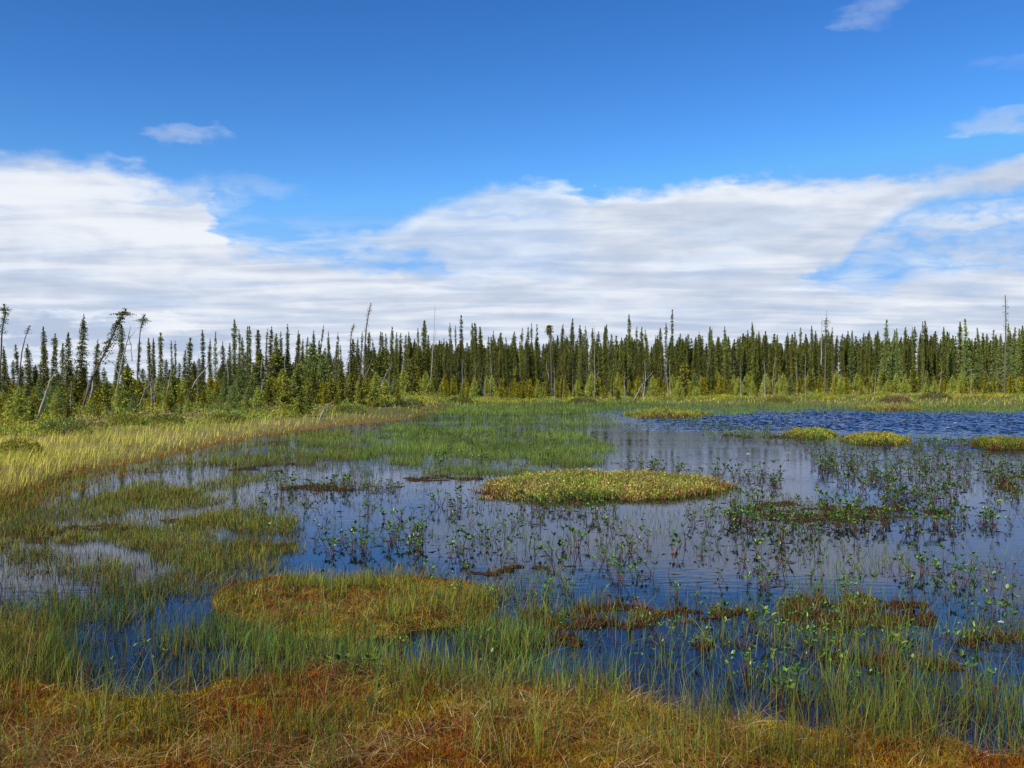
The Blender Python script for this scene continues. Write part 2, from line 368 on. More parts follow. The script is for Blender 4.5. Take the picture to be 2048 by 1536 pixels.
def ground_col(px, py, x, y):
    n = px.shape[0]
    a = .5 * fbm(x * 1.7 + 3, y * 1.7, 4) + .5 * fbm(x * 6 + 3, y * 6, 3); b = fbm(x * 6 + 30, y * 6, 3)
    rust = np.array([.17, .052, .012]); gold = np.array([.28, .19, .022]); olive = np.array([.11, .10, .018]); dark = np.array([.035, .02, .008])
    c = lerp(rust, gold, sstep(a, .42, .60)[:, None]); c = lerp(c, olive, (sstep(b, .55, .75) * .7)[:, None]); c = lerp(dark, c, sstep(b, .25, .42)[:, None])
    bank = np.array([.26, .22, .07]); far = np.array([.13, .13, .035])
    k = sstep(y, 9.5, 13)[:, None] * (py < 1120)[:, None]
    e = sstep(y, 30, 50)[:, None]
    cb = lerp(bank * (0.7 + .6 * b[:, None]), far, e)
    edge = sstep(samp(BANKIN, px, py), .9, .6)
    cb = lerp(cb, np.array([.16, .05, .012]), (edge * .7 * (px < 900) * (1 - .5 * e[:, 0]))[:, None])
    c = lerp(c, cb, k)
    sm = samp(small, px, py); la = samp(land, px, py)
    c = lerp(c, np.array([.045, .022, .012]), (sstep(sm, .1, .4) * (la < .3))[:, None])
    return c
BANKIN = blur(inside(P_BANK, *wobble(PX, PY, 26, 10)).astype(float), 6, 7)

# ground sheet, finely divided in front of the viewpoint, reaching the horizon all round
def polar_grid():
    a = np.concatenate([np.linspace(-math.pi, -.72, 40)[:-1], np.linspace(-.72, .72, 900), np.linspace(.72, math.pi, 40)[1:]])
    r = np.concatenate([[.6, 1.5, 2.3], np.geomspace(3, 14, 380), np.geomspace(14, 70, 300)[1:], np.geomspace(70, 6000, 60)[1:]])
    A, RR = np.meshgrid(a, r); x = (RR * np.sin(A)).ravel(); y = (RR * np.cos(A)).ravel()
    nr, na = A.shape
    i = np.arange(nr - 1)[:, None] * na + np.arange(na - 1)[None, :]
    f = np.stack([i, i + 1, i + na + 1, i + na], -1).reshape(-1, 4)
    c = np.array([[k, k + 1, len(x)] for k in range(na - 1)])
    x = np.append(x, 0); y = np.append(y, 0)
    return x, y, f, c
x, y, f, c3 = polar_grid()
px, py = pxpy(x, y)
z = ground_z(px, py, x, y)
back = y < 1.2
z = np.where(back & (np.hypot(x, y) > 2), np.minimum(z, .3), z)
z = z * 1.0
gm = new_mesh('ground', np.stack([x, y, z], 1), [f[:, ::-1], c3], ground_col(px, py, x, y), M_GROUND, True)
tag(link('ground', gm), kind='structure')
xs = np.concatenate([[-260, -120, -60, -40], np.arange(-24, 2, 1.0), np.arange(2, 50, .09), [52, 60, 80, 120, 420]])
ys = np.concatenate([[-160, -60, -10, 0], np.arange(4, 21, 1.0), np.arange(21, 62, .06), [64, 70, 90, 150, 260]])
XX, YY = np.meshgrid(xs, ys); ZZ = np.zeros(XX.shape)
wr = np.random.default_rng(5)
for k in range(46):
    lam = wr.uniform(.16, .42); th = -math.pi / 2 + wr.normal(0.25, .55); kk = 2 * math.pi / lam
    ph = kk * (math.cos(th) * XX + math.sin(th) * YY) + wr.uniform(0, 6.28)
    ZZ += .0105 * lam * np.sin(ph)
WIND = sstep(YY + .25 * XX + 9 * (fbm(XX * .12, YY * .2 + 3, 3) - .5), 30, 36) * sstep(XX, 3, 8) * (1 - sstep(XX, 46, 49.5)) * (1 - sstep(YY, 59, 61.5))
WIND = np.maximum(WIND, .8 * sstep(XX - .36 * YY, 1, 3) * sstep(YY, 22, 24) * (1 - sstep(XX, 46, 49.5)) * (1 - sstep(YY, 59, 61.5)) * sstep(fbm(XX * .2 + 5, YY * .35, 3), .35, .5))
ZZ = ZZ * WIND + .0 * ZZ
nx_, ny_ = len(xs), len(ys); ii = (np.arange(ny_ - 1)[:, None] * nx_ + np.arange(nx_ - 1)[None, :])
wm = new_mesh('water', np.stack([XX.ravel(), YY.ravel(), ZZ.ravel()], 1), np.stack([ii, ii + 1, ii + nx_ + 1, ii + nx_], -1).reshape(-1, 4), None, M_WATER, True)
tag(link('water', wm), kind='structure')

# ------------------------------------------------------------------ blades
def blades(P, H, W, az, lean, C0, C1, segs=3, bend=1.0):
    """P base (n,3); az direction of lean; lean = horizontal offset of tip / H"""
    n = len(P); dirx = np.cos(az); diry = np.sin(az)
    fa = az + math.pi / 2 + rng.normal(0, .5, n)
    # turn the flat side roughly any way
    fa = np.where(rng.random(n) < .5, rng.random(n) * math.pi, fa)
    sx = np.cos(fa) * W * .5; sy = np.sin(fa) * W * .5
    V = []; C = []
    for k in range(segs + 1):
        t = k / segs
        off = lean * H * (t ** (1 + bend))
        hz = H * (t - .35 * np.abs(lean) * t ** 2 * .5)
        cx = P[:, 0] + dirx * off; cy = P[:, 1] + diry * off; cz = P[:, 2] + hz
        w = (1 - t) ** .7
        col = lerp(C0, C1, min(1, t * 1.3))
        if k < segs:
            V.append(np.stack([cx - sx * w, cy - sy * w, cz], 1)); V.append(np.stack([cx + sx * w, cy + sy * w, cz], 1)); C += [col, col]
        else:
            V.append(np.stack([cx, cy, cz], 1)); C.append(col)
    nv = 2 * segs + 1
    V = np.stack(V, 1).reshape(-1, 3); C = np.stack(C, 1).reshape(-1, 3)
    b = (np.arange(n) * nv)[:, None]
    q = np.concatenate([b + np.array([[2 * k, 2 * k + 1, 2 * k + 3, 2 * k + 2]]) for k in range(segs - 1)]) if segs > 1 else np.zeros((0, 4), int)
    t = b + np.array([[2 * segs - 2, 2 * segs - 1, 2 * segs]])
    return V, q, t, C
class Acc:
    def __init__(s): s.V = []; s.Q = []; s.T = []; s.C = []; s.n = 0
    def add(s, V, q, t, C):
        s.V.append(V); s.C.append(C)
        if len(q): s.Q.append(q + s.n)
        if len(t): s.T.append(t + s.n)
        s.n += len(V)
    def mesh(s, name, mat, smooth=False):
        F_ = []
        if s.Q: F_.append(np.concatenate(s.Q))
        if s.T: F_.append(np.concatenate(s.T))
        return new_mesh(name, np.concatenate(s.V), F_, np.concatenate(s.C), mat, smooth)
def pick(cols, n, w=None):
    cols = np.array(cols); i = rng.choice(len(cols), n, p=w); c = cols[i]
    return c * rng.uniform(.75, 1.25, (n, 1))
def scatter(n, px0, px1, py0, py1, dens, clump=None):
    """points spread evenly over the view of the ground plane, kept with probability dens(px,py,x,y)"""
    px = rng.uniform(px0, px1, n); py = rng.uniform(py0, py1, n)
    x, y = world_of(px, py)
    k = rng.random(n) < dens(px, py, x, y)
    return px[k], py[k], x[k], y[k]
def at_ground(px, py, x, y, sink=.01):
    z = ground_z(px, py, x, y)
    return np.stack([x, y, np.maximum(z, -.02) - sink], 1), z

# --- meadow sedge on the bank --------------------------------------------------
def d_bank(px, py, x, y):
    la = samp(BANKIN, px, py)
    shr = sstep(y, 24 + 14 * sstep(px, 200, 900), 40 + 16 * sstep(px, 200, 900))
    far = (px > 820) * 1.0
    return sstep(la, .5, .75) * (1 - shr * .8 * (1 - far))
A = Acc()
px, py, x, y = scatter(230000, -500, 2400, 786, 1240, d_bank)
P, gz = at_ground(px, py, x, y); n = len(P)
pat = fbm(x * .6, y * .35 + 4, 3); pat2 = fbm(x * 1.6 + 7, y * 1.0, 3)
H = rng.uniform(.16, .34, n) * (0.7 + .6 * pat); W = .003 + .00045 * y
straw = pick([(.66, .58, .13), (.60, .56, .11), (.72, .61, .18)], n); grn = pick([(.30, .38, .06), (.38, .43, .08), (.24, .32, .05)], n); tan_ = pick([(.42, .27, .15), (.34, .22, .12)], n)
tt = sstep(pat + .35 * (pat2 - .5) + rng.normal(0, .12, n), .40, .68)[:, None]
c = lerp(straw, grn, tt)
k = (rng.random(n) < (.07 + .12 * sstep(y, 14, 30) * (px < 800) + .15 * (pat2 > .6)))[:, None]; c = np.where(k, tan_, c)
nearedge = sstep(samp(BANKIN, px, py), .92, .62) * (px < 900)
k = (rng.random(n) < nearedge * .75)[:, None]; c = np.where(k, pick([(.30, .10, .02), (.42, .20, .03), (.36, .30, .05), (.26, .26, .05)], n), c)
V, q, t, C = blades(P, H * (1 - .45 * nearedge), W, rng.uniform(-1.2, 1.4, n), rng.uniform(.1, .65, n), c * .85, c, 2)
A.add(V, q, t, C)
tag(link('meadow_sedge', A.mesh('meadow_sedge', M_SEDGE)), 'dry yellow green sedge covering the left bank and the far shore', 'sedge', kind='stuff')

# --- rusty fringe moss and short grass along the bank --------------------------------
A = Acc()
fr = region([[(-1400, 1500), (-700, 1240), (-250, 1075), (0, 1003), (100, 970), (200, 940), (300, 920), (400, 898), (470, 884), (560, 868), (700, 851), (800, 845),
              (800, 853), (700, 862), (560, 882), (470, 900), (400, 918), (300, 942), (200, 968), (100, 1010), (0, 1055), (-250, 1150), (-700, 1330), (-1400, 1600)]], 26, 9, 2, 2)
px, py, x, y = scatter(110000, -300, 1000, 840, 1240, lambda a, b, c, d: samp(fr, a, b))
P, gz = at_ground(px, py, x, y); n = len(P)
c = pick([(.26, .075, .018), (.36, .17, .022), (.20, .05, .015), (.28, .24, .035), (.20, .22, .04)], n, [.24, .24, .1, .24, .18])
c = np.where((fbm(px / 40, py / 14) + rng.normal(0, .08, n) > .52)[:, None], pick([(.24, .24, .04), (.30, .22, .03), (.17, .20, .04)], n), c)
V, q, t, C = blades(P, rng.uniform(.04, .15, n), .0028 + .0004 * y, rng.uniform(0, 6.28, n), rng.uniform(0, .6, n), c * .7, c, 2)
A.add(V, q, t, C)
tag(link('rusty_moss_fringe', A.mesh('rusty_moss_fringe', M_MOSS)), 'rust red moss and short sedge along the water edge of the left bank', 'moss', kind='stuff')

# --- green sedge standing in the water ---------------------------------------------------
marsh = region([([(540, 880), (700, 862), (800, 850), (860, 832), (900, 813), (1100, 808), (1280, 804), (1400, 815), (1700, 815), (1760, 820), (1500, 826), (1480, 832), (1420, 838), (1300, 843), (1150, 852), (980, 857), (800, 872), (650, 890)], 1.4),
                ([(640, 895), (780, 868), (1000, 857), (1150, 868), (1220, 890), (1230, 912), (1150, 938), (1060, 950), (930, 950), (860, 935), (700, 925)], 1.0),
                ([(-300, 1130), (0, 1050), (150, 1000), (300, 955), (480, 905), (600, 890), (660, 905), (520, 930), (500, 985), (620, 1000), (580, 1050), (610, 1100), (480, 1130), (340, 1125), (200, 1080), (0, 1090), (-300, 1200)], 1.0),
                ([(600, 895), (900, 880), (1000, 935), (850, 985), (560, 980), (480, 960)], .3),
                ([(0, 1090), (300, 1120), (620, 1130), (400, 1180), (200, 1180), (0, 1150)], .45),
                ([(140, 1180), (420, 1180), (420, 1240), (560, 1285), (900, 1262), (1020, 1230), (1050, 1200), (1300, 1200), (1500, 1230), (1500, 1300), (1320, 1420), (1000, 1370), (600, 1340), (400, 1395), (150, 1395), (120, 1300)], .34),
                ([(450, 1278), (1200, 1290), (1500, 1330), (1700, 1370), (2100, 1400), (2200, 1540), (1560, 1455), (1000, 1375), (600, 1345), (440, 1380)], .42),
                ([(1000, 1130), (1250, 1150), (1500, 1180), (2200, 1190), (2200, 1420), (1300, 1420), (1300, 1230), (1000, 1200)], .17),
                ([(1500, 1100), (2048, 1100), (2200, 1200), (1500, 1190)], .12),
                ([(700, 1000), (1500, 1000), (1700, 1100), (1000, 1130), (640, 1090)], .10),
                ([(1350, 1000), (1480, 968), (1560, 985), (1740, 1010), (1700, 1050), (1450, 1050)], .30),
                ([(1250, 940), (1480, 968), (1480, 1005), (1340, 1005)], .25),
                ([(1850, 960), (2300, 930), (2300, 1010), (2000, 1000)], .25),
                ([(1400, 860), (1580, 868), (1960, 880), (1960, 895), (1700, 892), (1430, 876)], .35),
                ([(1240, 845), (1480, 840), (1700, 852), (1500, 862), (1260, 866)], .10),
                ([(1500, 812), (3000, 812), (3000, 824), (1740, 825), (1500, 820)], .8),
                ([(-300, 1160), (100, 1170), (170, 1230), (150, 1300), (120, 1390), (-300, 1390)], .6), (P_MAT, .36), (P_FRONT, .24)], 30, 8, 3, 2)
marsh = np.maximum(marsh, .75 * wet)
clp = lambda px, py, x, y: sstep(fbm(x * 2.9 / (1 + y * .06) + 5, y * 2.9 / (1 + y * .06), 4), .40, .62)
A = Acc()
def wsedge(n0, py0, py1, segs, hmin, hmax, mul=1.0, px0=-350, px1=2400, fl=.15):
    px, py, x, y = scatter(n0, px0, px1, py0, py1, lambda a, b, c, d: mul * samp(marsh, a, b) * (fl + 1.25 * clp(a, b, c, d)))
    z = np.maximum(ground_z(px, py, x, y), -.02) - .01; P = np.stack([x, y, z], 1); n = len(P)
    pat = fbm(x * .9 + 3, y * .9, 3); H = rng.uniform(hmin, hmax, n) * (.75 + .6 * pat)
    far = sstep(y, 14, 26)[:, None]
    g1 = pick([(.11, .22, .05), (.15, .28, .05), (.21, .31, .05), (.09, .18, .08)], n); g2 = pick([(.31, .36, .05), (.38, .38, .06), (.27, .29, .05)], n)
    g3 = pick([(.30, .15, .05), (.40, .25, .09), (.20, .09, .04)], n)
    onmat = (samp(land, px, py) > .4)
    patch_tone = 1 - .35 * sstep(fbm(x * .7 + 20, y * .7, 3), .4, .6)  # noise patches of darker sedge colour
    warm = onmat * .38 + .10 + .45 * (px < 620) * (y > 7.5) * (1 - far[:, 0])
    c = np.where((rng.random(n) < warm)[:, None], g2, g1)
    c = np.where((rng.random(n) < .12 + .1 * onmat)[:, None], g3, c)
    fc = pick([(.19, .28, .06), (.25, .31, .06), (.15, .24, .07)], n); c = lerp(c, fc, far * .85)
    c = c * patch_tone[:, None]
    c = np.where((rng.random(n) < .22 * (px < 720) * (y > 7) * (1 - onmat))[:, None], pick([(.20, .11, .04), (.12, .06, .03)], n), c)
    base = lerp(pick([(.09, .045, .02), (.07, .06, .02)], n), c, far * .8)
    lean = np.abs(rng.normal(0, .30, n)) * (.5 + 1.3 * fbm(x * 3 + 70, y * 3, 2)); H = H * rng.uniform(.45, 1.2, n); brk = rng.random(n) < .07; lean = np.where(brk, rng.uniform(.7, 2.0, n), lean)
    W = .002 + .00042 * y
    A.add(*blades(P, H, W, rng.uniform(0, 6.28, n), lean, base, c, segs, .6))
wsedge(60000, 1290, 1580, 3, .12, .30, 1.0)
wsedge(95000, 1090, 1300, 3, .08, .19, .9)
wsedge(150000, 925, 1095, 2, .06, .15, .9)
wsedge(150000, 803, 930, 2, .12, .26, 1.0)
wsedge(150000, 860, 1190, 2, .04, .13, 1.0, -350, 760, .26)
wsedge(80000, 845, 950, 2, .05, .15, 1.0, 600, 1260, .08)
wsedge(60000, 803, 828, 2, .10, .3, 1.0, 850, 2400, .5)
wsedge(22000, 1180, 1400, 3, .08, .22, 1.0, 100, 1100, .3)

px, py, x, y = scatter(120000, -350, 2400, 860, 1560, lambda a, b, c, d: np.clip(4 * samp(LANDH, a, b) * (1 - samp(LANDH, a, b)), 0, 1) ** 2 * ((b > 1130) | (a < 950)) * (.15 + clp(a, b, c, d)))
z = np.maximum(ground_z(px, py, x, y), -.01); n = len(px)
c = pick([(.16, .06, .02), (.26, .24, .04), (.20, .26, .05), (.32, .18, .06), (.12, .05, .02)], n)
A.add(*blades(np.stack([x, y, z], 1), rng.uniform(.03, .11, n), .0022 + .0004 * y, rng.uniform(0, 6.28, n), rng.uniform(.05, 1.4, n), c * .6, c, 2, .5))
tag(link('water_sedge', A.mesh('water_sedge', M_SEDGE)), 'thin green sedge standing in the shallow water and on the near moss', 'sedge', kind='stuff')
# --- moss surface, straw litter ------------------------------------------------------------
A = Acc()
px, py, x, y = scatter(330000, -250, 2300, 1150, 1580, lambda a, b, c, d: sstep(samp(land, a, b), .35, .7))
P, gz = at_ground(px, py, x, y, .004); n = len(P)
a = .5 * fbm(x * 1.7 + 3, y * 1.7, 4) + .5 * fbm(x * 6 + 3, y * 6, 3) + rng.normal(0, .07, n); b = fbm(x * 6 + 30, y * 6, 3)
c = lerp(pick([(.27, .075, .016), (.34, .125, .022), (.18, .05, .013)], n), pick([(.38, .30, .032), (.33, .27, .03), (.44, .27, .03)], n), sstep(a, .45, .62)[:, None])
c = np.where((rng.random(n) < .22)[:, None], pick([(.07, .03, .012), (.34, .24, .10), (.10, .045, .015)], n), c)
c = np.where((rng.random(n) < .3 * sstep(b, .45, .65))[:, None], pick([(.17, .18, .03), (.22, .22, .04)], n), c)
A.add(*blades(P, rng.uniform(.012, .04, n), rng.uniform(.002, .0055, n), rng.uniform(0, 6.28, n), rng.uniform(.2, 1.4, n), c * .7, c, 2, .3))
tag(link('sphagnum_moss', A.mesh('sphagnum_moss', M_MOSS)), 'rust and gold sphagnum moss mat in the foreground', 'moss', kind='stuff')
A = Acc()
px, py, x, y = scatter(30000, -250, 2300, 1160, 1580, lambda a, b, c, d: sstep(samp(land, a, b), .3, .7) * (.25 + .9 * sstep(fbm(c * 1.3 + 40, d * 1.3, 3), .45, .6)))
P, gz = at_ground(px, py, x, y, 0); n = len(P); P[:, 2] += rng.uniform(.002, .035, n)
c = pick([(.44, .31, .13), (.30, .17, .07), (.66, .52, .30), (.19, .08, .03)], n, [.3, .3, .08, .32])
A.add(*blades(P, rng.uniform(.03, .08, n), rng.uniform(.002, .004, n), rng.uniform(0, 6.28, n), rng.uniform(1.2, 4.5, n), c, c, 3, .5))
px, py, x, y = scatter(22000, -250, 2300, 985, 1480, lambda a, b, c, d: (samp(marsh, a, b) > .1) * (samp(land, a, b) < .5) * sstep(fbm(c * 1.9 + 4, d * 1.9, 3), .42, .62) * (.12 + .9 * (a < 700) * (b < 1250)+ .5 * (b > 1200)))
n = len(px); P = np.stack([x, y, np.full(n, .004)], 1)
c = pick([(.03, .016, .010), (.05, .022, .012), (.07, .035, .015), (.10, .06, .03)], n)
A.add(*blades(P, rng.uniform(.008, .03, n), rng.uniform(.006, .014, n), rng.uniform(0, 6.28, n), rng.uniform(.8, 5, n), c, c, 2, .2))
px, py, x, y = scatter(120000, -250, 2300, 860, 1400, lambda a, b, c, d: sstep(samp(small, a, b), .25, .6))
P, gz = at_ground(px, py, x, y, .004); n = len(P)
c = pick([(.13, .05, .02), (.20, .08, .025), (.08, .035, .018), (.28, .17, .05), (.20, .21, .045), (.14, .2, .04)], n)
A.add(*blades(P, rng.uniform(.02, .13, n), .002 + .0004 * y, rng.uniform(0, 6.28, n), rng.uniform(.1, 1.2, n), c * .7, c, 2, .3))
tag(link('dead_sedge_litter', A.mesh('dead_sedge_litter', M_SEDGE)), 'straw and brown dead sedge lying on moss mats and floating on water', 'litter', kind='stuff')

# ------------------------------------------------------------------ moss islands
def island(poly, h, label, dens, cols, hmax, wob=1.0):
    P2 = np.array([world_of(a, b) for a, b in poly]); c0 = P2.mean(0); P2 = c0 + (P2 - c0) * (.93 if c0[1] < 16 else .80)
    root = bpy.data.objects.new('moss_island', None); COL.objects.link(root); root.location = (c0[0], c0[1], 0)
    tag(root, label, 'moss island')
    na, nr = 96, 14; V = []; C = []
    ang = np.arctan2(P2[:, 1] - c0[1], P2[:, 0] - c0[0]); rad = np.hypot(*(P2 - c0).T); o = np.argsort(ang); ang = ang[o]; rad = rad[o]
    def rr(t): return np.interp(t, np.concatenate([ang - 2 * math.pi, ang, ang + 2 * math.pi]), np.tile(rad, 3))
    th = np.linspace(-math.pi, math.pi, na, endpoint=False)
    r1 = rr(th) * (1 + .30 * wob * (fbm(np.cos(th) * 4 + c0[0], np.sin(th) * 4 + c0[1]) - .5) * 2 + .22 * (fbm(np.cos(th) * 14 + c0[0], np.sin(th) * 14 + c0[1], 3) - .5))
    def hz(x, y, s): return h * (1 - s ** 3) * (.5 + 1.0 * fbm(x * 2 + 3, y * 2, 3)) - (.07 * s ** 6 + .05 * (s > .72 + .5 * (fbm(x * 2.2 + 9, y * 3.0, 3) - .05)) if c0[1] < 16 else .07 * s ** 6) - .03 * (s > .99)
    for k in range(nr + 1):
        s = k / nr; x = c0[0] + np.cos(th) * r1 * s; y = c0[1] + np.sin(th) * r1 * s
        V.append(np.stack([x - c0[0], y - c0[1], hz(x, y, s)], 1))
        C.append(np.tile([.10, .055, .02], (na, 1)) * (1 - .4 * s))
    V = np.concatenate(V); C = np.concatenate(C)
    Fq = [[k * na + i, k * na + (i + 1) % na, (k + 1) * na + (i + 1) % na, (k + 1) * na + i] for k in range(nr) for i in range(na)]
    link('mound', new_mesh('mound', V, np.array(Fq), C, M_GROUND, True), root)
    area = .5 * abs(np.sum(P2[:, 0] * np.roll(P2[:, 1], 1) - P2[:, 1] * np.roll(P2[:, 0], 1)))
    n = int(dens); t = rng.uniform(-math.pi, math.pi, n); s = np.sqrt(rng.random(n)) * 1.03 + (rng.random(n) < .07) * rng.uniform(0, 1, n) ** 2 * .28 * (c0[1] < 16)
    rim = np.interp(t, th, r1, period=2 * math.pi)
    x = c0[0] + np.cos(t) * rim * s; y = c0[1] + np.sin(t) * rim * s; z = np.maximum(hz(x, y, s), -.02)
    keep = (s < .70 + .52 * fbm(x * 2.2 + 9, y * 3.0, 3)) | (rng.random(n) < .10)
    t, s, x, y, z = t[keep], s[keep], x[keep], y[keep], z[keep]; n = len(s)
    cols = np.array(cols); pat = fbm(x * 2.5 + 11, y * 2.5, 3) + rng.normal(0, .16, n)
    ci = np.clip(((pat - .28) / .44 * len(cols)).astype(int), 0, len(cols) - 1); c = cols[ci] * rng.uniform(.7, 1.3, (n, 1))
    tuft = fbm(x * 1.1 + 31, y * 1.1, 3) > .58
    c = np.where((tuft & (rng.random(n) < .6))[:, None], np.array([.20, .27, .05]) * rng.uniform(.7, 1.2, (n, 1)), c)
    low = (s > .86) & (rng.random(n) < .45); c = np.where(low[:, None], np.array([.16, .06, .025]), c)
    A = Acc(); H = rng.uniform(.3, 1, n) ** 1.0 * hmax * (.25 + 1.3 * fbm(x * 1.8 + 5, y * 1.8 + 2, 3))
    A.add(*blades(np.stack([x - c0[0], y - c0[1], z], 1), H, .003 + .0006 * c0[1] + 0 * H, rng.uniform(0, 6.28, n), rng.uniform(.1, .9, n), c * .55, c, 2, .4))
    # small leaves at the shoot tips
    m = n // 2; i = rng.choice(n, m); L = rng.uniform(.010, .020, m) + .0006 * c0[1]
    Pt = np.stack([x[i] - c0[0] + rng.normal(0, .02, m), y[i] - c0[1] + rng.normal(0, .02, m), z[i] + H[i] * rng.uniform(.5, .95, m)], 1)
    cc = np.clip(c[i] * np.array([1.25, 1.2, 1.0]), 0, .6)
    A.add(*blades(Pt, L, L * .8, rng.uniform(0, 6.28, m), rng.uniform(.3, 1.3, m), cc, cc, 2, .2))
    link('low_plants', A.mesh('low_plants', M_SHRUB), root)
    return root
C_BIG = [(.17, .20, .045), (.26, .26, .06), (.42, .34, .10), (.36, .24, .15), (.26, .14, .09), (.52, .44, .12), (.28, .28, .07), (.34, .20, .13), (.20, .25, .05)]
C_YEL = [(.22, .25, .05), (.33, .33, .07), (.44, .40, .09), (.28, .27, .06), (.26, .18, .06)]
island([(955, 975), (990, 958), (1100, 950), (1280, 948), (1400, 955), (1460, 968), (1440, 988), (1340, 1000), (1180, 1005), (1030, 1004), (970, 992)], .07,
       'wide low moss island with leatherleaf and sedge in the middle of the pond', 26000, C_BIG, .14)
island([(1272, 834), (1290, 827), (1330, 824), (1380, 828), (1395, 834), (1370, 840), (1300, 841)], .16, 'flat tan moss mound in the green sedge at the far left end of open water', 3500, C_YEL, .26)
island([(1740, 821), (1760, 816), (1800, 816), (1830, 820), (1845, 823), (1790, 825), (1750, 824)], .18, 'pale straw mound on the far shore at the edge of open water', 3000, [(.36, .28, .12), (.28, .24, .08), (.2, .19, .05)], .25)
island([(1582, 873), (1590, 868), (1625, 865), (1652, 868), (1662, 874), (1640, 879), (1600, 879)], .14, 'small rounded yellow mound, left one of the two close together', 5000, C_YEL, .15)
island([(1697, 884), (1712, 877), (1760, 874), (1800, 878), (1818, 884), (1800, 890), (1740, 892), (1705, 890)], .14, 'long yellow sedge mound with rusty foot, right of the small rounded one', 8000, C_YEL, .15)
island([(1940, 895), (1962, 888), (2010, 886), (2110, 888), (2125, 896), (2060, 901), (1970, 900)], .10, 'olive sedge mound at the right edge of the pond', 5000, [(.13, .15, .03), (.2, .19, .04), (.26, .22, .05), (.17, .10, .03)], .24)

# ------------------------------------------------------------------ buckbean
def tube(path, rad, sides=5, col=(.1, .1, .1)):
    path = np.asarray(path, float); n = len(path); rad = np.broadcast_to(rad, n)
    V = []; tg = np.gradient(path, axis=0); tg /= np.linalg.norm(tg, axis=1)[:, None] + 1e-9
    up = np.array([.13, .97, .2])
    for i in range(n):
        a = np.cross(tg[i], up); a /= np.linalg.norm(a) + 1e-9; b = np.cross(tg[i], a)
        th = np.linspace(0, 2 * math.pi, sides, endpoint=False)
        V.append(path[i] + rad[i] * (np.cos(th)[:, None] * a + np.sin(th)[:, None] * b))
    V = np.concatenate(V)
    q = np.array([[i * sides + k, i * sides + (k + 1) % sides, (i + 1) * sides + (k + 1) % sides, (i + 1) * sides + k] for i in range(n - 1) for k in range(sides)])
    c = np.asarray(col, float); C = np.tile(c, (len(V), 1)) if c.ndim == 1 else np.repeat(c, sides, axis=0)
    return V, q, np.zeros((0, 3), int), C
def leaflet(base, d, side, L, W, col):
    """ovate leaf folded along its midrib"""
    nrm = np.cross(d, side); m1 = base + d * L * .5 - nrm * L * .04; tip = base + d * L - nrm * L * .1
    pts = [base, base + d * L * .28 + side * W * .42 + nrm * W * .15, base + d * L * .62 + side * W * .46 + nrm * W * .16, tip, base + d * L * .62 - side * W * .46 + nrm * W * .16,
           base + d * L * .28 - side * W * .42 + nrm * W * .15, m1]
    V = np.array(pts); t = np.array([[0, 1, 6], [1, 2, 6], [2, 3, 6], [3, 4, 6], [4, 5, 6], [5, 0, 6]])
    return V, np.zeros((0, 4), int), t, np.tile(col, (7, 1)) * np.array([[.9], [1], [1], [1.1], [1], [1], [.85]])
def make_buckbean(seed):
    r = np.random.default_rng(seed); S = Acc(); Lf = Acc()
    for s in range(r.integers(1, 7)):
        a = r.uniform(0, 6.28); b = np.array([r.normal(0, .02), r.normal(0, .02), -.02]); h = r.uniform(.04, .19); lean = r.uniform(.01, .12)
        p1 = b + [math.cos(a) * lean * .3, math.sin(a) * lean * .3, h * .5]; kink = r.normal(0, .012, 3) * [1, 1, 0]
        p2 = b + [math.cos(a) * lean, math.sin(a) * lean, h + .02]
        S.add(*tube([b, p1 + kink, p2], [.0035, .003, .0022], 5, [(.10, .03, .02), (.11, .05, .025), (.08, .10, .03)]))
        g = np.array([.11, .20, .045]) * r.uniform(.55, 1.25) * (1 if r.random() > .15 else np.array([1.5, 1.2, 1.0]))
        L = r.uniform(.03, .08); t0 = r.uniform(0, 6.28)
        for k in range(3):
            th = t0 + k * 2.1 + r.normal(0, .2); e = r.uniform(.35, 1.15)
            d = np.array([math.cos(th) * math.cos(e), math.sin(th) * math.cos(e), math.sin(e)]); sd = np.array([-math.sin(th), math.cos(th), 0])
            Lf.add(*leaflet(p2, d, sd, L * r.uniform(.7, 1.1), L * r.uniform(.38, .6), g))
    a = r.uniform(0, 6.28); l = r.uniform(.08, .3); S.add(*tube([(0, 0, -.015), (math.cos(a) * l * .5, math.sin(a) * l * .5, .004), (math.cos(a + .5) * l, math.sin(a + .5) * l, -.008)], .005, 5, (.035, .02, .014)))
    return S.mesh('stem', M_STEM), Lf.mesh('leaves', M_LEAF)
BB = [make_buckbean(100 + i) for i in range(26)]
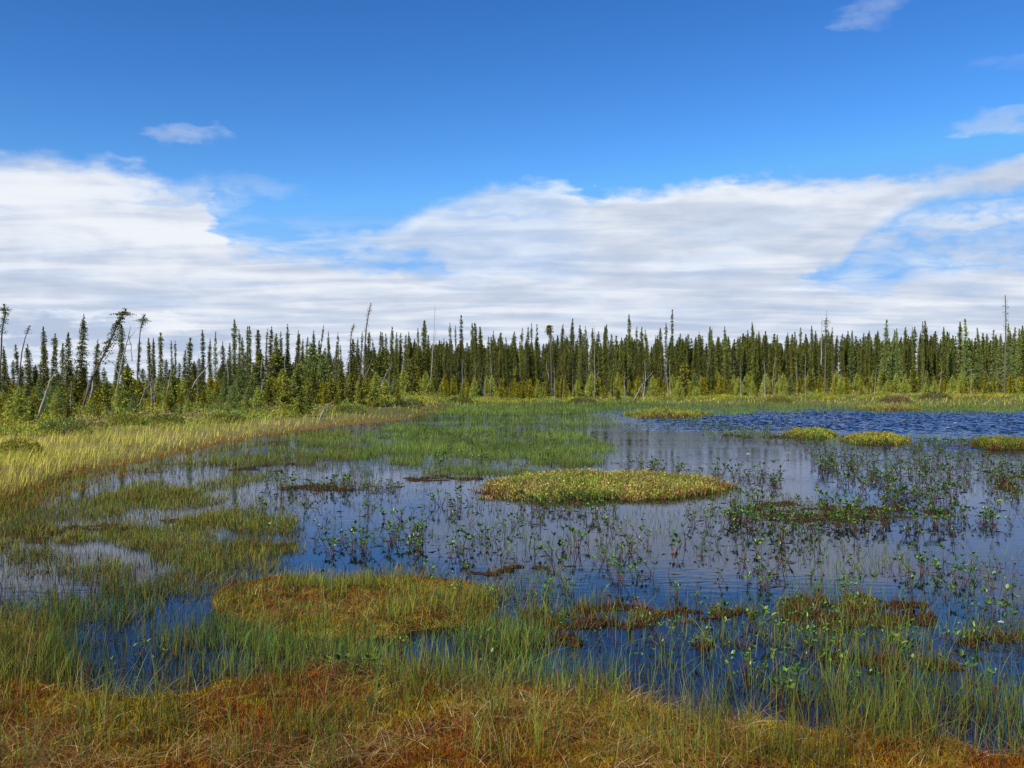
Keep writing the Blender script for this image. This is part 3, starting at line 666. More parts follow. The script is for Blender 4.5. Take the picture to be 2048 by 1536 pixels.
BREG = [([(860, 1000), (1500, 1005), (1650, 1060), (1620, 1120), (1300, 1180), (900, 1120)], 190, 'in calm water in front of the wide moss island'),
        ([(1600, 892), (1800, 905), (2070, 905), (2070, 940), (1960, 960), (1900, 1005), (1750, 1010), (1640, 960)], 380, 'among the dense leafy belt behind the rusty strip on the right'),
        ([(1440, 980), (1560, 1000), (1740, 1008), (1900, 1015), (1930, 1045), (1850, 1070), (1600, 1075), (1460, 1050)] , 170, 'along the rusty moss strip right of the wide island'),
        ([(1950, 935), (2120, 925), (2120, 1000), (1980, 1000)], 120, 'in the thick patch at the right edge'),
        ([(530, 962), (820, 966), (830, 990), (540, 990)], 60, 'on the narrow reddish strip left of the wide island'),
        ([(800, 870), (1190, 865), (1230, 915), (1050, 948), (860, 945)], 150, 'among the green sedge behind the wide island'),
        ([(1400, 860), (1600, 868), (1700, 885), (1960, 890), (1940, 905), (1560, 890), (1420, 880)], 200, 'in the leafy belt beside the small yellow mounds'),
        ([(1250, 850), (1500, 848), (1500, 864), (1260, 866)], 60, 'in thin line across the far water'),
        ([(1200, 1160), (2060, 1180), (2060, 1430), (1560, 1420), (1250, 1330)], 90, 'in dark water at the lower right'),
        ([(420, 1000), (900, 1010), (950, 1110), (640, 1120), (500, 1060)], 80, 'in blue water above the gold moss mat'),
        ([(820, 1150), (1100, 1140), (1180, 1200), (900, 1240)], 22, 'at the right end of the gold moss mat'),
        ([(1230, 925), (1560, 940), (1580, 985), (1470, 965), (1250, 945)], 90, 'just behind the right half of the wide island'),
        ([(1450, 1060), (2060, 1050), (2060, 1185), (1500, 1185)], 60, 'scattered in calm water at the right'),
        ([(1640, 1000), (2060, 1000), (2060, 1060), (1700, 1070)], 60, 'in calm water below the leafy belt at the right'),
        ([(1050, 1180), (2060, 1190), (2060, 1330), (1100, 1290)], 70, 'around the brown moss scraps at the lower right'),
        ([(100, 1290), (1000, 1290), (1100, 1360), (200, 1400)], 16, 'among the sedge of the front channel')]
cand = []
for poly, cnt, where in BREG:
    xs = [p[0] for p in poly]; ys = [p[1] for p in poly]; k = 0; cen = []
    while k < cnt:
        if cen and random.random() < .38:
            c = random.choice(cen); a, b = c[0] + random.gauss(0, 40), c[1] + random.gauss(0, 8)
        else: a, b = random.uniform(min(xs), max(xs)), random.uniform(min(ys), max(ys))
        if not inside(poly, np.array([a]), np.array([float(b)]))[0]: continue
        cen.append((a, b)); cand.append((dist_of(b), a, b, where)); k += 1
cand.append((dist_of(1150), 2028, 1150, 'alone in open water at the right edge'))
cand.append((dist_of(1150), 1950, 1152, 'alone in open water left of the one at the right edge'))
cand.sort(key=lambda c: c[0])
A_l = Acc(); A_s = Acc()
def mesh_arrays(me):
    n = len(me.vertices); V = np.zeros(n * 3, np.float32); me.vertices.foreach_get('co', V); V = V.reshape(-1, 3)
    C = np.zeros(n * 4, np.float32); me.attributes['Col'].data.foreach_get('color', C); C = C.reshape(-1, 4)[:, :3]
    tot = np.zeros(len(me.polygons), np.int32); me.polygons.foreach_get('loop_total', tot)
    li = np.zeros(len(me.loops), np.int32); me.loops.foreach_get('vertex_index', li)
    nq = int((tot == 4).sum()); q = li[:nq * 4].reshape(-1, 4); t = li[nq * 4:].reshape(-1, 3)
    return V, q, t, C
BBA = [(mesh_arrays(a), mesh_arrays(b)) for a, b in BB]
for i, (d, a, b, where) in enumerate(cand):
    x, y = world_of(a, b); v = random.randrange(len(BB)); rz = random.uniform(0, 6.28)
    s = random.uniform(.45, .95) * (.8 if d < 7.5 else 1.0 if d < 9 else 1.15 if d < 16 else 1.3)
    z0 = max(0.0, float(ground_z(np.array([a]), np.array([float(b)]), np.array([x]), np.array([y]))[0]))
    if i < 300:
        r = bpy.data.objects.new('buckbean_plant', None); COL.objects.link(r); r.location = (x, y, z0); r.rotation_euler = (0, 0, rz); r.scale = (s, s, s)
        lab = 'green three-leaved buckbean standing ' + where
        tag(r, lab, 'water plant', 'buckbean plants standing ' + where)
        link('stem', BB[v][0], r); link('leaves', BB[v][1], r)
    else:
        cs, sn = math.cos(rz) * s, math.sin(rz) * s
        for acc, (V, q, t, C) in ((A_s, BBA[v][0]), (A_l, BBA[v][1])):
            W = np.stack([V[:, 0] * cs - V[:, 1] * sn + x, V[:, 0] * sn + V[:, 1] * cs + y, V[:, 2] * s + z0], 1); acc.add(W, q, t, C)
A_l.V += []; off = A_l.n
for V, C in zip(A_s.V, A_s.C): pass
A_l.add(np.concatenate(A_s.V), np.concatenate(A_s.Q), np.zeros((0, 3), int), np.concatenate(A_s.C))
tag(link('buckbean_cover', A_l.mesh('buckbean_cover', M_LEAF)), 'far buckbean leaves crowding the shallow water between the mounds', 'water plants', kind='stuff')

# pond lily buds on the open water
def lily(px, py, col, label, s=1.0):
    x, y = world_of(px, py); root = bpy.data.objects.new('pond_lily', None); COL.objects.link(root); root.location = (x, y, 0); tag(root, label, 'flower', 'pond lily flowers on the water')
    link('stem', new_mesh('stem', *[v for v in (lambda t: (t[0], [t[1]], t[3]))(tube([(0, 0, -.05), (.005, 0, .03 * s), (0, .005, .06 * s)], .005, 5, (.08, .10, .03)))], M_STEM), root)
    A = Acc()
    for ring, (k, e, L) in enumerate(((6, .5, .05), (5, 1.1, .04))):
        for i in range(k):
            th = i * 2 * math.pi / k + ring * .4; d = np.array([math.cos(th) * math.cos(e), math.sin(th) * math.cos(e), math.sin(e)])
            A.add(*leaflet(np.array([0, 0, .055 * s]), d, np.array([-math.sin(th), math.cos(th), 0]), L * s, L * .8 * s, np.array(col)))
    link('petals', A.mesh('petals', M_LEAF), root)
YL = (.75, .62, .12); WH = (.8, .8, .72)
for a, b, c, l, s in [(1496, 916, WH, 'cream flower standing alone in the calm grey water', 1.2), (1577, 914, YL, 'yellow flower beside the leafy belt of the calm water', 1.1),
                      (1677, 846, YL, 'yellow flower on the blue ripples left of centre of open water', 1.8), (1650, 836, WH, 'white flower behind the yellow one on the blue ripples', 1.6),
                      (1806, 848, YL, 'yellow flower on open blue water above the long yellow mound', 1.8), (1896, 862, WH, 'small white flower on open water near the right edge', 1.6),
                      (1597, 831, YL, 'yellow flower farthest left on the open blue water', 1.8), (1910, 850, WH, 'white flower on ripples behind the one near the right edge', 1.2),
                      (2000, 1012, YL, 'yellow flower by the leaf strip at the right', 1.0), (2002, 1255, WH, 'white flower bud among sedge at the lower right', .5)]:
    lily(a, b, c, l, s)

# ------------------------------------------------------------------ conifers
def along(path, t):
    path = np.asarray(path, float); k = np.linspace(0, 1, len(path))
    return np.array([np.interp(t, k, path[:, i]) for i in range(3)])
def bend_path(h, r, wig=.03, n=9):
    t = np.linspace(0, 1, n); a = r.uniform(0, 6.28); w = np.cumsum(r.normal(0, wig, (n, 2)) * h / n, axis=0); w -= w[0]
    return np.stack([w[:, 0] + math.cos(a) * wig * h * .5 * t * t, w[:, 1] + math.sin(a) * wig * h * .5 * t * t, t * h], 1)
def twigs(base, d, side, L, W, col):
    """batch of thin diamond sprays"""
    n = len(base); L = L[:, None]; W = W[:, None]
    V = np.stack([base, base + d * L * .5 + side * W * .5, base + d * L, base + d * L * .5 - side * W * .5], 1).reshape(-1, 3)
    q = (np.arange(n) * 4)[:, None] + np.array([[0, 1, 2, 3]])
    return V, q, np.zeros((0, 3), int), np.repeat(col, 4, axis=0)
def conifer(h, seed, R0=.5, bare=.15, club=0.0, dens=1.0, nb=7, step=.16, tw=5, droop=.4, gaps=.25, path=None, kind='spruce', dead=.25, tint=None, wspray=.05, cyl=.6):
    r = np.random.default_rng(seed); path = bend_path(h, r) if path is None else np.asarray(path, float)
    seg = np.linalg.norm(np.diff(path, axis=0), axis=1).sum()
    rad = np.linspace(.009, .002, len(path)) * seg + .006
    T = Acc(); bark = np.array([.11, .095, .08]) if kind != 'snag' else np.array([.36, .34, .31])
    T.add(*tube(path, rad, 6, np.tile(bark, (len(path), 1)) * r.uniform(.75, 1.15, (len(path), 1))))
    B = []; D = []; S = []; LL = []; WW = []; CC = []
    m = max(4, int(seg / step)); dcol = np.array([.15, .13, .105])
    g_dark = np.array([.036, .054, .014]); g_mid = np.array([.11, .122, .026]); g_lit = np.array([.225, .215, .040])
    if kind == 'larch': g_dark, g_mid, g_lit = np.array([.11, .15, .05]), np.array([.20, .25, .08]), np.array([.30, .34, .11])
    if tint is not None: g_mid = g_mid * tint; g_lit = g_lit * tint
    for i in range(m):
        t = (i + r.uniform(-.4, .4)) / m; t = min(max(t, .02), .995)
        if kind == 'larch': prof = R0 * (1 - t) ** .8 * (.35 + .65 * min(1, t * 4)) + .03
        else:
            prof = R0 * (lerp((1 - t) ** .8, min(1, (1 - t) * 6) ** .6, cyl)) * (.6 + .4 * min(1, t * 3)); prof = prof * (1 - .45 * min(1, club * 2) * math.exp(-((t - .72) / .10) ** 2)) + club * R0 * math.exp(-((t - .90) / .055) ** 2)
            prof *= min(1, ((1 - t) * 11) ** .7 + .12)
        isdead = t < bare * r.uniform(.8, 1.3)
        if isdead and r.random() > dead: continue
        k = r.poisson(nb * (.35 if isdead else 1) * dens * (.7 + .6 * t))
        if r.random() < gaps * .5: k = k // 3
        for _ in range(k):
            p0 = along(path, min(.995, max(.01, t + r.uniform(-1.1, 1.1) / m))); a = r.uniform(0, 6.28); L = prof * r.uniform(.35, 1.15)
            if isdead: L = R0 * r.uniform(.3, .9)
            dr = droop * r.uniform(.5, 1.4) * (1 - t * .9); dirh = np.array([math.cos(a), math.sin(a), 0.])
            if kind == 'larch': dr = -r.uniform(.0, .45)
            if t > .95: dr = -1.6
            nt = max(2, int(tw * (L / R0 + .35)))
            s = np.linspace(.12, 1, nt) if not isdead else np.linspace(0, .3, 2)
            pts = p0 + dirh * (L * s)[:, None]; pts[:, 2] -= L * dr * (s ** 1.1 - .35 * s ** 3)
            az2 = a + np.where(np.arange(nt if not isdead else 2) % 2, 1, -1) * r.uniform(.2, 1.0, len(s)); el_ = -dr * .6 + r.normal(.15, .55, len(s))
            d = np.stack([np.cos(az2) * np.cos(el_), np.sin(az2) * np.cos(el_), np.sin(el_)], 1)
            sd = np.cross(d, r.normal(0, 1, (len(s), 3))); sd /= np.linalg.norm(sd, axis=1)[:, None] + 1e-9
            B.append(pts); D.append(d); S.append(sd)
            if isdead:
                LL.append(np.full(len(s), L * .8)); WW.append(np.full(len(s), .018)); CC.append(np.tile(dcol * r.uniform(.6, 1.5), (len(s), 1)))
            else:
                ll = r.uniform(.08, .18, len(s)) * (.55 + .5 * R0) * (.6 + .5 * (1 - t)); LL.append(ll); WW.append(r.uniform(.7, 1.4, len(s)) * wspray * (1.0 if kind == 'spruce' else .8))
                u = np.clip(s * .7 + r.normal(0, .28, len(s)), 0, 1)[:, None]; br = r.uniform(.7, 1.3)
                c = np.where(u < .5, lerp(g_dark, g_mid, u * 2), lerp(g_mid, g_lit, u * 2 - 1)) * br  # dark near the trunk to lit at the tips, lighting painted into needle colour
                if r.random() < .05 and kind == 'spruce': c = np.tile(dcol, (len(s), 1))
                CC.append(c)
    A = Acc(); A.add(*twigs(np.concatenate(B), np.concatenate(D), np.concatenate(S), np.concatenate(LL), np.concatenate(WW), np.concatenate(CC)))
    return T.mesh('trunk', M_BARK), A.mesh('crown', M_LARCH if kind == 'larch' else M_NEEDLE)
VAR = {}
VAR['lo'] = [conifer(7, 200 + i, R0=.36 + .03 * (i % 4), bare=.05 + .04 * (i % 3), nb=13, step=.12, tw=6, gaps=.25, wspray=.10, cyl=.75) for i in range(14)]
VAR['full'] = [conifer(7, 260 + i, R0=.80 + .10 * (i % 3), bare=.0, nb=15, step=.12, tw=8, gaps=.12, wspray=.11, cyl=.2) for i in range(8)]
VAR['club'] = [conifer(7, 300 + i, R0=.34, bare=.2 + .08 * (i % 3), club=.25 + .12 * (i % 3), nb=12, step=.11, tw=6, gaps=.35, wspray=.095, cyl=.9) for i in range(8)]
VAR['thin'] = [conifer(7, 330 + i, R0=.22, bare=.4, club=.3, nb=9, step=.11, tw=5, gaps=.4, dead=.6, wspray=.085, cyl=1.0) for i in range(7)]
VAR['hi'] = [conifer(4.5, 400 + i, R0=.5 + .06 * (i % 3), bare=.10 + .06 * (i % 3), nb=11, step=.075, tw=8, gaps=.3, wspray=.06, cyl=.35) for i in range(7)]
VAR['hiclub'] = [conifer(4.5, 420 + i, R0=.40, bare=.3, club=.3 + .15 * (i % 2), nb=12, step=.07, tw=7, gaps=.3, dead=.7, wspray=.055) for i in range(5)]
VAR['young'] = [conifer(2.2, 440 + i, R0=.48 + .05 * (i % 3), bare=.02, nb=10, step=.065, tw=7, gaps=.2, droop=.15, tint=np.array([1.35, 1.3, 1.05]), wspray=.075, cyl=.3) for i in range(6)]
VAR['larch'] = [conifer(5, 460 + i, R0=.75 + .1 * (i % 3), bare=.05, nb=10, step=.11, tw=9, gaps=.1, kind='larch', wspray=.08) for i in range(6)]
VAR['larchbush'] = [conifer(2.6, 480 + i, R0=1.05 + .12 * (i % 3), bare=.0, nb=13, step=.06, tw=12, gaps=.1, kind='larch', wspray=.06) for i in range(5)]
VH = dict(lo=7, full=7, club=7, thin=7, hi=4.5, hiclub=4.5, young=2.2, larch=5, larchbush=2.6)
NAME = dict(lo='spruce_tree', full='spruce_tree', club='spruce_tree', thin='spruce_tree', hi='spruce_tree', hiclub='spruce_tree', young='young_spruce', larch='tamarack_tree', larchbush='tamarack_tree')
def gz1(x, y):
    a, b = pxpy(np.array([float(x)]), np.array([float(y)])); return float(ground_z(a, b, np.array([float(x)]), np.array([float(y)]))[0])
def plant(kind, px, py_top, d, label, group, wide=1.0, cat='tree'):
    x = (px - 1024) / F * d; z0 = gz1(x, d); top = CH + (HZ - py_top) / F * d; h = max(.4, top - z0)
    root = bpy.data.objects.new(NAME[kind], None); COL.objects.link(root); root.location = (x, d, z0 - .05)
    s = (h + .05) / VH[kind]; sw = (s * .4 + .6 * (1 if kind not in ('young', 'larchbush') else s)) * wide * random.uniform(.75, 1.2)
    root.scale = (sw, sw, s); root.rotation_euler = (R(random.gauss(0, 1.8)), R(random.gauss(0, 2.2)), random.uniform(0, 6.28))
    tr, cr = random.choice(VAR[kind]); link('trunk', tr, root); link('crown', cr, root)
    tag(root, label, cat, group)
    return root
CR = {1: (0, 580), 2: (500, 580), 3: (1020, 580), 4: (1528, 580)}
TOPS = {1: [(370, 290, 'lo'), (400, 340, 'club'), (335, 385, 'lo'), (450, 365, 'thin'), (545, 340, 'hi'), (640, 195, 'hi'), (750, 395, 'hi'), (970, 270, 'hiclub'), (1185, 380, 'lo'), (1215, 380, 'lo'),
            (1275, 340, 'hiclub'), (1355, 395, 'thin'), (1392, 400, 'thin'), (1435, 475, 'lo'), (1490, 380, 'hiclub'), (1605, 315, 'lo'), (1645, 385, 'lo'), (1700, 330, 'larch'), (1840, 235, 'hiclub'),
            (1760, 410, 'hi'), (1900, 310, 'thin'), (1925, 375, 'lo'), (1955, 290, 'club'), (1978, 285, 'club'), (2030, 315, 'club'), (40, 450, 'hi'), (160, 430, 'hiclub'), (235, 430, 'hi'), (490, 420, 'hi'), (1800, 420, 'lo'), (1070, 395, 'thin'), (905, 470, 'lo')],
        2: [(60, 315, 'club'), (112, 305, 'thin'), (160, 290, 'lo'), (195, 345, 'full'), (250, 330, 'club'), (288, 270, 'lo'), (343, 345, 'lo'), (378, 320, 'lo'), (435, 370, 'club'), (405, 385, 'lo'), (488, 315, 'thin'),
            (518, 272, 'thin'), (543, 345, 'lo'), (560, 400, 'lo'), (625, 325, 'club'), (650, 435, 'lo'), (685, 410, 'club'), (705, 330, 'thin'), (730, 430, 'thin'), (868, 325, 'thin'), (940, 330, 'club'), (825, 375, 'lo'), (990, 385, 'thin'),
            (1030, 330, 'lo'), (1060, 335, 'club'), (1078, 345, 'lo'), (1102, 290, 'lo'), (1130, 420, 'lo'), (1152, 335, 'club'), (1177, 340, 'club'), (1212, 355, 'lo'), (1260, 330, 'full'), (1280, 380, 'full'), (1330, 300, 'lo'), (1357, 240, 'lo'),
            (1395, 240, 'club'), (1467, 420, 'lo'), (1512, 400, 'club'), (1545, 380, 'thin'), (1590, 260, 'thin'), (1633, 280, 'thin'), (1660, 200, 'club'), (1707, 335, 'thin'), (1745, 262, 'club'), (1768, 258, 'thin'), (1790, 275, 'lo'), (1828, 290, 'lo'), (1870, 370, 'lo'),
            (1893, 315, 'thin'), (1915, 370, 'club'), (1950, 405, 'lo'), (1975, 335, 'club'), (2045, 375, 'club'), (1740, 370, 'full')],
        3: [(40, 325, 'club'), (70, 300, 'thin'), (125, 290, 'lo'), (165, 262, 'thin'), (215, 270, 'lo'), (315, 290, 'club'), (375, 430, 'lo'), (400, 275, 'lo'), (467, 222, 'full'), (492, 320, 'thin'), (545, 350, 'larch'), (570, 278, 'full'),
            (608, 285, 'thin'), (595, 340, 'club'), (645, 300, 'lo'), (728, 275, 'full'), (762, 290, 'full'), (800, 390, 'lo'), (865, 375, 'full'), (955, 190, 'lo'), (988, 288, 'thin'), (1025, 292, 'lo'), (1092, 312, 'thin'), (1080, 370, 'lo'), (1150, 360, 'lo'),
            (1175, 300, 'club'), (1218, 255, 'thin'), (1277, 155, 'club'), (1215, 415, 'full'), (1345, 400, 'lo'), (1395, 365, 'thin'), (1458, 325, 'thin'), (1435, 400, 'lo'), (1595, 292, 'full'), (1575, 310, 'larch'), (1645, 370, 'full'), (1690, 285, 'thin'), (1730, 330, 'larch'),
            (1515, 360, 'full'), (1795, 365, 'lo'), (1868, 320, 'full'), (1943, 255, 'full'), (1915, 350, 'full'), (1980, 325, 'full'), (1830, 370, 'lo')],
        4: [(30, 325, 'full'), (110, 355, 'full'), (228, 330, 'lo'), (275, 295, 'club'), (390, 285, 'full'), (535, 290, 'thin'), (640, 325, 'full'), (685, 325, 'larch'), (760, 340, 'lo'), (803, 318, 'lo'), (875, 320, 'full'), (950, 240, 'larch'), (1005, 320, 'larch'),
            (1058, 340, 'larch'), (1125, 350, 'full'), (1175, 293, 'thin'), (1252, 243, 'thin'), (1270, 245, 'club'), (1293, 320, 'full'), (1345, 375, 'lo'), (1415, 295, 'full'), (1470, 345, 'larch'), (1537, 252, 'full'), (1605, 230, 'larch'), (1703, 300, 'larch'), (1805, 315, 'larch'),
            (1850, 350, 'larch'), (1930, 270, 'larch'), (1960, 300, 'larch'), (2035, 265, 'full'), (2010, 310, 'larch'), (1750, 350, 'lo')]}
LM = [(0, 'the left edge of the picture'), (160, 'the broad pointed spruce at far left'), (246, 'the crooked leaning spruce'), (320, 'the bushy club-topped spruce'), (466, 'the tall rough-topped spruce left of the thicket'), (739, 'the tall leaning dead pole'),
      (870, 'the needle-thin dead pole'), (921, 'the tallest spruce of the middle stand'), (1098, 'the spruce with the drooping dark top'), (1262, 'the tall spruce behind the grey snags'), (1344, 'the tallest spruce above the pond'),
      (1510, 'the pointed spruce by the narrow pole spruce'), (1648, 'the two bare dead tops'), (1769, 'the large pale tamarack'), (1848, 'the twin club-topped spruces'), (1935, 'the wide pale tamarack near the right edge'), (2011, 'the very tall sparse spruce at right')]
ORD = ['first', 'second', 'third', 'fourth', 'fifth', 'sixth', 'seventh', 'eighth', 'ninth', 'tenth', 'eleventh', 'twelfth', 'thirteenth', 'fourteenth', 'fifteenth', 'sixteenth', 'seventeenth', 'eighteenth', 'nineteenth', 'twentieth']
LOOK = dict(lo='narrow dark spruce', full='full green spruce', club='club-topped spruce', thin='thin sparse spruce', hi='ragged green spruce', hiclub='ragged club-topped spruce', larch='pale feathery tamarack')
def d_def(px): return float(np.interp(px, [0, 250, 500, 800, 1100, 1600, 2048], [54, 60, 74, 88, 102, 112, 112]))
lst = []
for c, L in TOPS.items():
    for cx, cy, k in L: lst.append((CR[c][0] + cx * .2539, CR[c][1] + cy * .2539, k))
lst.sort(); cnt = {}
for px_, pt, k in lst:
    lm = [l for l in LM if l[0] <= px_ + 1e-6][-1]; key = (lm[1], LOOK[k]); cnt[key] = cnt.get(key, 0) + 1; i = cnt[key] - 1
    d = d_def(px_) * random.uniform(.92, 1.1)
    if k in ('hi', 'hiclub') and px_ < 480: d = random.uniform(44, 56)
    plant(k, px_, pt, d, f'{LOOK[k]}, {ORD[i]} such right of {lm[1]}', 'spruces topping the tree line' if k != 'larch' else 'tamaracks topping the tree line',
          wide=.64 if px_ < 900 else .76)
n_spruce = sum(1 for l in lst if l[2] != 'larch')
# crowded body of the stand
SEG = [(0, 'behind the left bank'), (500, 'behind the leaning dead pole'), (900, 'behind the green sedge flat'), (1250, 'behind the grey snags above the pond'), (1600, 'behind the open water'), (1850, 'on the far right above the open water')]
fills = []
for i in range(300 - n_spruce):
    px_ = random.uniform(-60, 2110) if i % 14 == 0 else random.uniform(820, 2110)
    base = float(np.interp(px_, [0, 250, 500, 900, 1400, 2048], [722, 720, 702, 691, 688, 680])); fills.append((px_, base + abs(random.gauss(0, 14)) - 4))
for px_, pt in fills:
    sg = [s for s in SEG if s[0] <= max(px_, 0)][-1][1]; d = d_def(px_) * random.uniform(.93, 1.18)
    kk = random.choice(['lo', 'full', 'full', 'club'] if px_ > 700 else ['lo', 'hi', 'club', 'thin'])
    plant(kk, px_, pt, d, 'dark spruce crowded inside the stand ' + sg, 'crowded spruces ' + sg, .82)
# wood behind, one mass
W_ = Acc(); VA = [(mesh_arrays(a), mesh_arrays(b)) for a, b in VAR['full'] + VAR['lo']]
for i in range(1500):
    u = random.random(); px_ = random.uniform(-500, 2550); dens_left = np.interp(px_, [0, 300, 600, 900], [.22, .16, .5, 1])
    if random.random() > dens_left: continue
    d = random.uniform(118, 175) if px_ > 800 else random.uniform(100, 190)
    pt = float(np.interp(px_, [0, 300, 600, 900, 1400, 2048], [730, 735, 710, 692, 684, 676])) + random.gauss(2, 10)
    x = (px_ - 1024) / F * d; h = CH + (HZ - pt) / F * d - .4; s = h / 7; rz = random.uniform(0, 6.28); cs, sn = math.cos(rz) * 1.25, math.sin(rz) * 1.25
    tr, cr = random.choice(VA)
    for V, q, t, C in (cr,): W_.add(np.stack([V[:, 0] * cs - V[:, 1] * sn + x, V[:, 0] * sn + V[:, 1] * cs + d, V[:, 2] * s + .35], 1), q, t, C * .9)
tag(link('distant_forest', W_.mesh('distant_forest', M_NEEDLE)), 'distant spruce wood filling the gaps behind the tree line', 'forest', kind='stuff')

U_ = Acc(); VY = [mesh_arrays(b) for a, b in VAR['young'] + VAR['larchbush'][:2]]
for i in range(1300):
    px_ = random.uniform(-400, 2450); d = random.uniform(.58 if px_ < 800 else .86, 1.04) * d_def(px_); x = (px_ - 1024) / F * d; z = gz1(x, d); h = random.uniform(.4, 1.7) * (.8 if d < 50 else 1.1) * (.9 if px_ < 800 else 1)
    V, q, t, C = random.choice(VY); s = h / 2.3; rz = random.uniform(0, 6.28); cs, sn = math.cos(rz) * s, math.sin(rz) * s
    s *= 1.25 if px_ > 800 else 1
    C = np.clip(C * np.array([1.45, 1.4, 1.0]), 0, .6)
    U_.add(np.stack([V[:, 0] * cs - V[:, 1] * sn + x, V[:, 0] * sn + V[:, 1] * cs + d, V[:, 2] * s + z], 1), q, t, C)
tag(link('young_growth', U_.mesh('young_growth', M_NEEDLE)), 'knee to head high spruce and tamarack seedlings under the trees', 'thicket', kind='stuff')

# prominent trees built on their own leaning paths
def P3(pts, d):
    """photo points (crop coordinates already in photo pixels) at distance d -> world path"""
    return np.array([((a - 1024) / F * (d + e), d + e, CH + (HZ - b) / F * (d + e)) for a, b, e in pts])
def custom(name, pts, d, label, cat='tree', group=None, **k):
    W = P3(pts, d); W[0, 2] = gz1(W[0, 0], W[0, 1]) - .05; base = W[0].copy()
    # resample
    t = np.linspace(0, 1, 12); W = np.array([along(W, q) for q in t]) - base
    tr, cr = conifer(1, k.pop('seed', 900), path=W, **k)
    root = bpy.data.objects.new(name, None); COL.objects.link(root); root.location = base; tag(root, label, cat, group)
    link('trunk', tr, root); link('crown' if k.get('kind') != 'snag' else 'twigs', cr, root)
c1 = lambda a, b, e=0: (a * .2539, 580 + b * .2539, e); c2 = lambda a, b, e=0: (500 + a * .2539, 580 + b * .2539, e)
c3_ = lambda a, b, e=0: (1020 + a * .2539, 580 + b * .2539, e); c4 = lambda a, b, e=0: (1528 + a * .2539, 580 + b * .2539, e)
custom('spruce_tree', [c1(625, 920), c1(730, 680), c1(850, 450), c1(920, 280), c1(965, 200), c1(990, 160)], 40, 'crooked grey spruce leaning right with shaggy bent top at left', R0=.34, bare=.22, club=.9, nb=7, step=.07, tw=5, dead=.9, gaps=.4, seed=901, wspray=.05, droop=.9)
custom('spruce_tree', [c1(-20, 900), c1(10, 480), c1(15, 320), c1(45, 180), c1(32, 120)], 44, 'sparse bent spruce top at the very left edge', R0=.26, bare=.45, club=.8, nb=5, step=.08, tw=4, dead=.8, gaps=.4, seed=902, droop=.8)
custom('spruce_tree', [c1(1075, 760), c1(1090, 500), c1(1105, 320), c1(1138, 200)], 56, 'thin spruce leaning right with one tufted top', R0=.34, bare=.74, club=.9, nb=7, step=.08, tw=5, dead=.4, gaps=.3, seed=903)
custom('spruce_tree', [c1(130, 840), c1(170, 500), c1(200, 370), c1(235, 285)], 50, 'nearly bare spruce with thin curved leader near the left edge', R0=.24, bare=.7, nb=3, step=.1, tw=3, dead=.6, gaps=.5, seed=904)
custom('spruce_tree', [c2(890, 680), c2(905, 450), c2(915, 300), c2(935, 180), c2(953, 105)], 72, 'tall leaning dead pole with tufts of moss, above the thicket', R0=.26, bare=.3, nb=4, step=.12, tw=3, dead=.9, gaps=.5, seed=905, tint=np.array([1.8, 1.5, 2.0]))
custom('spruce_tree', [c2(785, 640), c2(790, 430), c2(800, 330), c2(822, 270)], 72, 'whitish leaning spruce just left of the tall dead pole', R0=.25, bare=.5, club=.3, nb=4, step=.12, tw=3, dead=.9, gaps=.4, seed=906, tint=np.array([1.6, 1.4, 1.8]))
custom('spruce_tree', [c4(1895, 740), c4(1903, 400), c4(1905, 200), c4(1900, 42)], 100, 'very tall sparse spruce near the right edge', R0=.42, bare=.42, club=.2, nb=3.4, step=.16, tw=3, dead=.8, gaps=.5, seed=907, wspray=.09)
custom('spruce_tree', [c4(480, 700), c4(485, 420), c4(488, 300), c4(490, 225)], 98, 'shaggy grey spruce beside the bare dead tops', R0=.5, bare=.3, club=.5, nb=6, step=.15, tw=4, dead=.9, gaps=.3, seed=908, wspray=.09)
custom('spruce_tree', [c3_(330, 700), c3_(322, 450), c3_(318, 300), c3_(312, 275), c3_(301, 300), c3_(298, 360)], 92, 'spruce whose dark top has broken and droops left', R0=.36, bare=.3, nb=9, step=.11, tw=4, dead=.5, gaps=.2, seed=909, club=.3, wspray=.09)

# dead snags
def snag(pts, d, label, seed, r0=.05, nb=8, cat='dead tree', name='dead_snag'):
    W = P3(pts, d); base = W[0].copy()
    base[2] = gz1(base[0], base[1]) if cat == 'dead tree' else base[2]; W[0, 2] = base[2]
    r = np.random.default_rng(seed); t = np.linspace(0, 1, 10); W = np.array([along(W, q) for q in t]) - base; W[1:-1] += r.normal(0, .02, (8, 3))
    T = Acc(); g = np.array([.29, .275, .25]) * r.uniform(.8, 1.1); T.add(*tube(W, np.linspace(r0, r0 * .25, 10) * (1 if d < 60 else .7), 6, np.tile(g, (10, 1)) * r.uniform(.7, 1.15, (10, 1))))
    root = bpy.data.objects.new(name, None); COL.objects.link(root); root.location = base; tag(root, label, cat)
    link('trunk', T.mesh('trunk', M_BARK), root); Lw = np.linalg.norm(W[-1])
    B = Acc()
    for i in range(nb):
        q = r.uniform(.3, .97); p = along(W, q); a = r.uniform(0, 6.28); L = r.uniform(.15, .5) * (1.1 - q) * min(2, Lw * .4)
        e = p + [math.cos(a) * L, math.sin(a) * L, r.uniform(-.2, .5) * L]; B.add(*tube([p, (p + e) / 2 + r.normal(0, .02, 3), e], [.014, .009, .005], 4, g * .8))
    link('branches', B.mesh('branches', M_BARK), root)
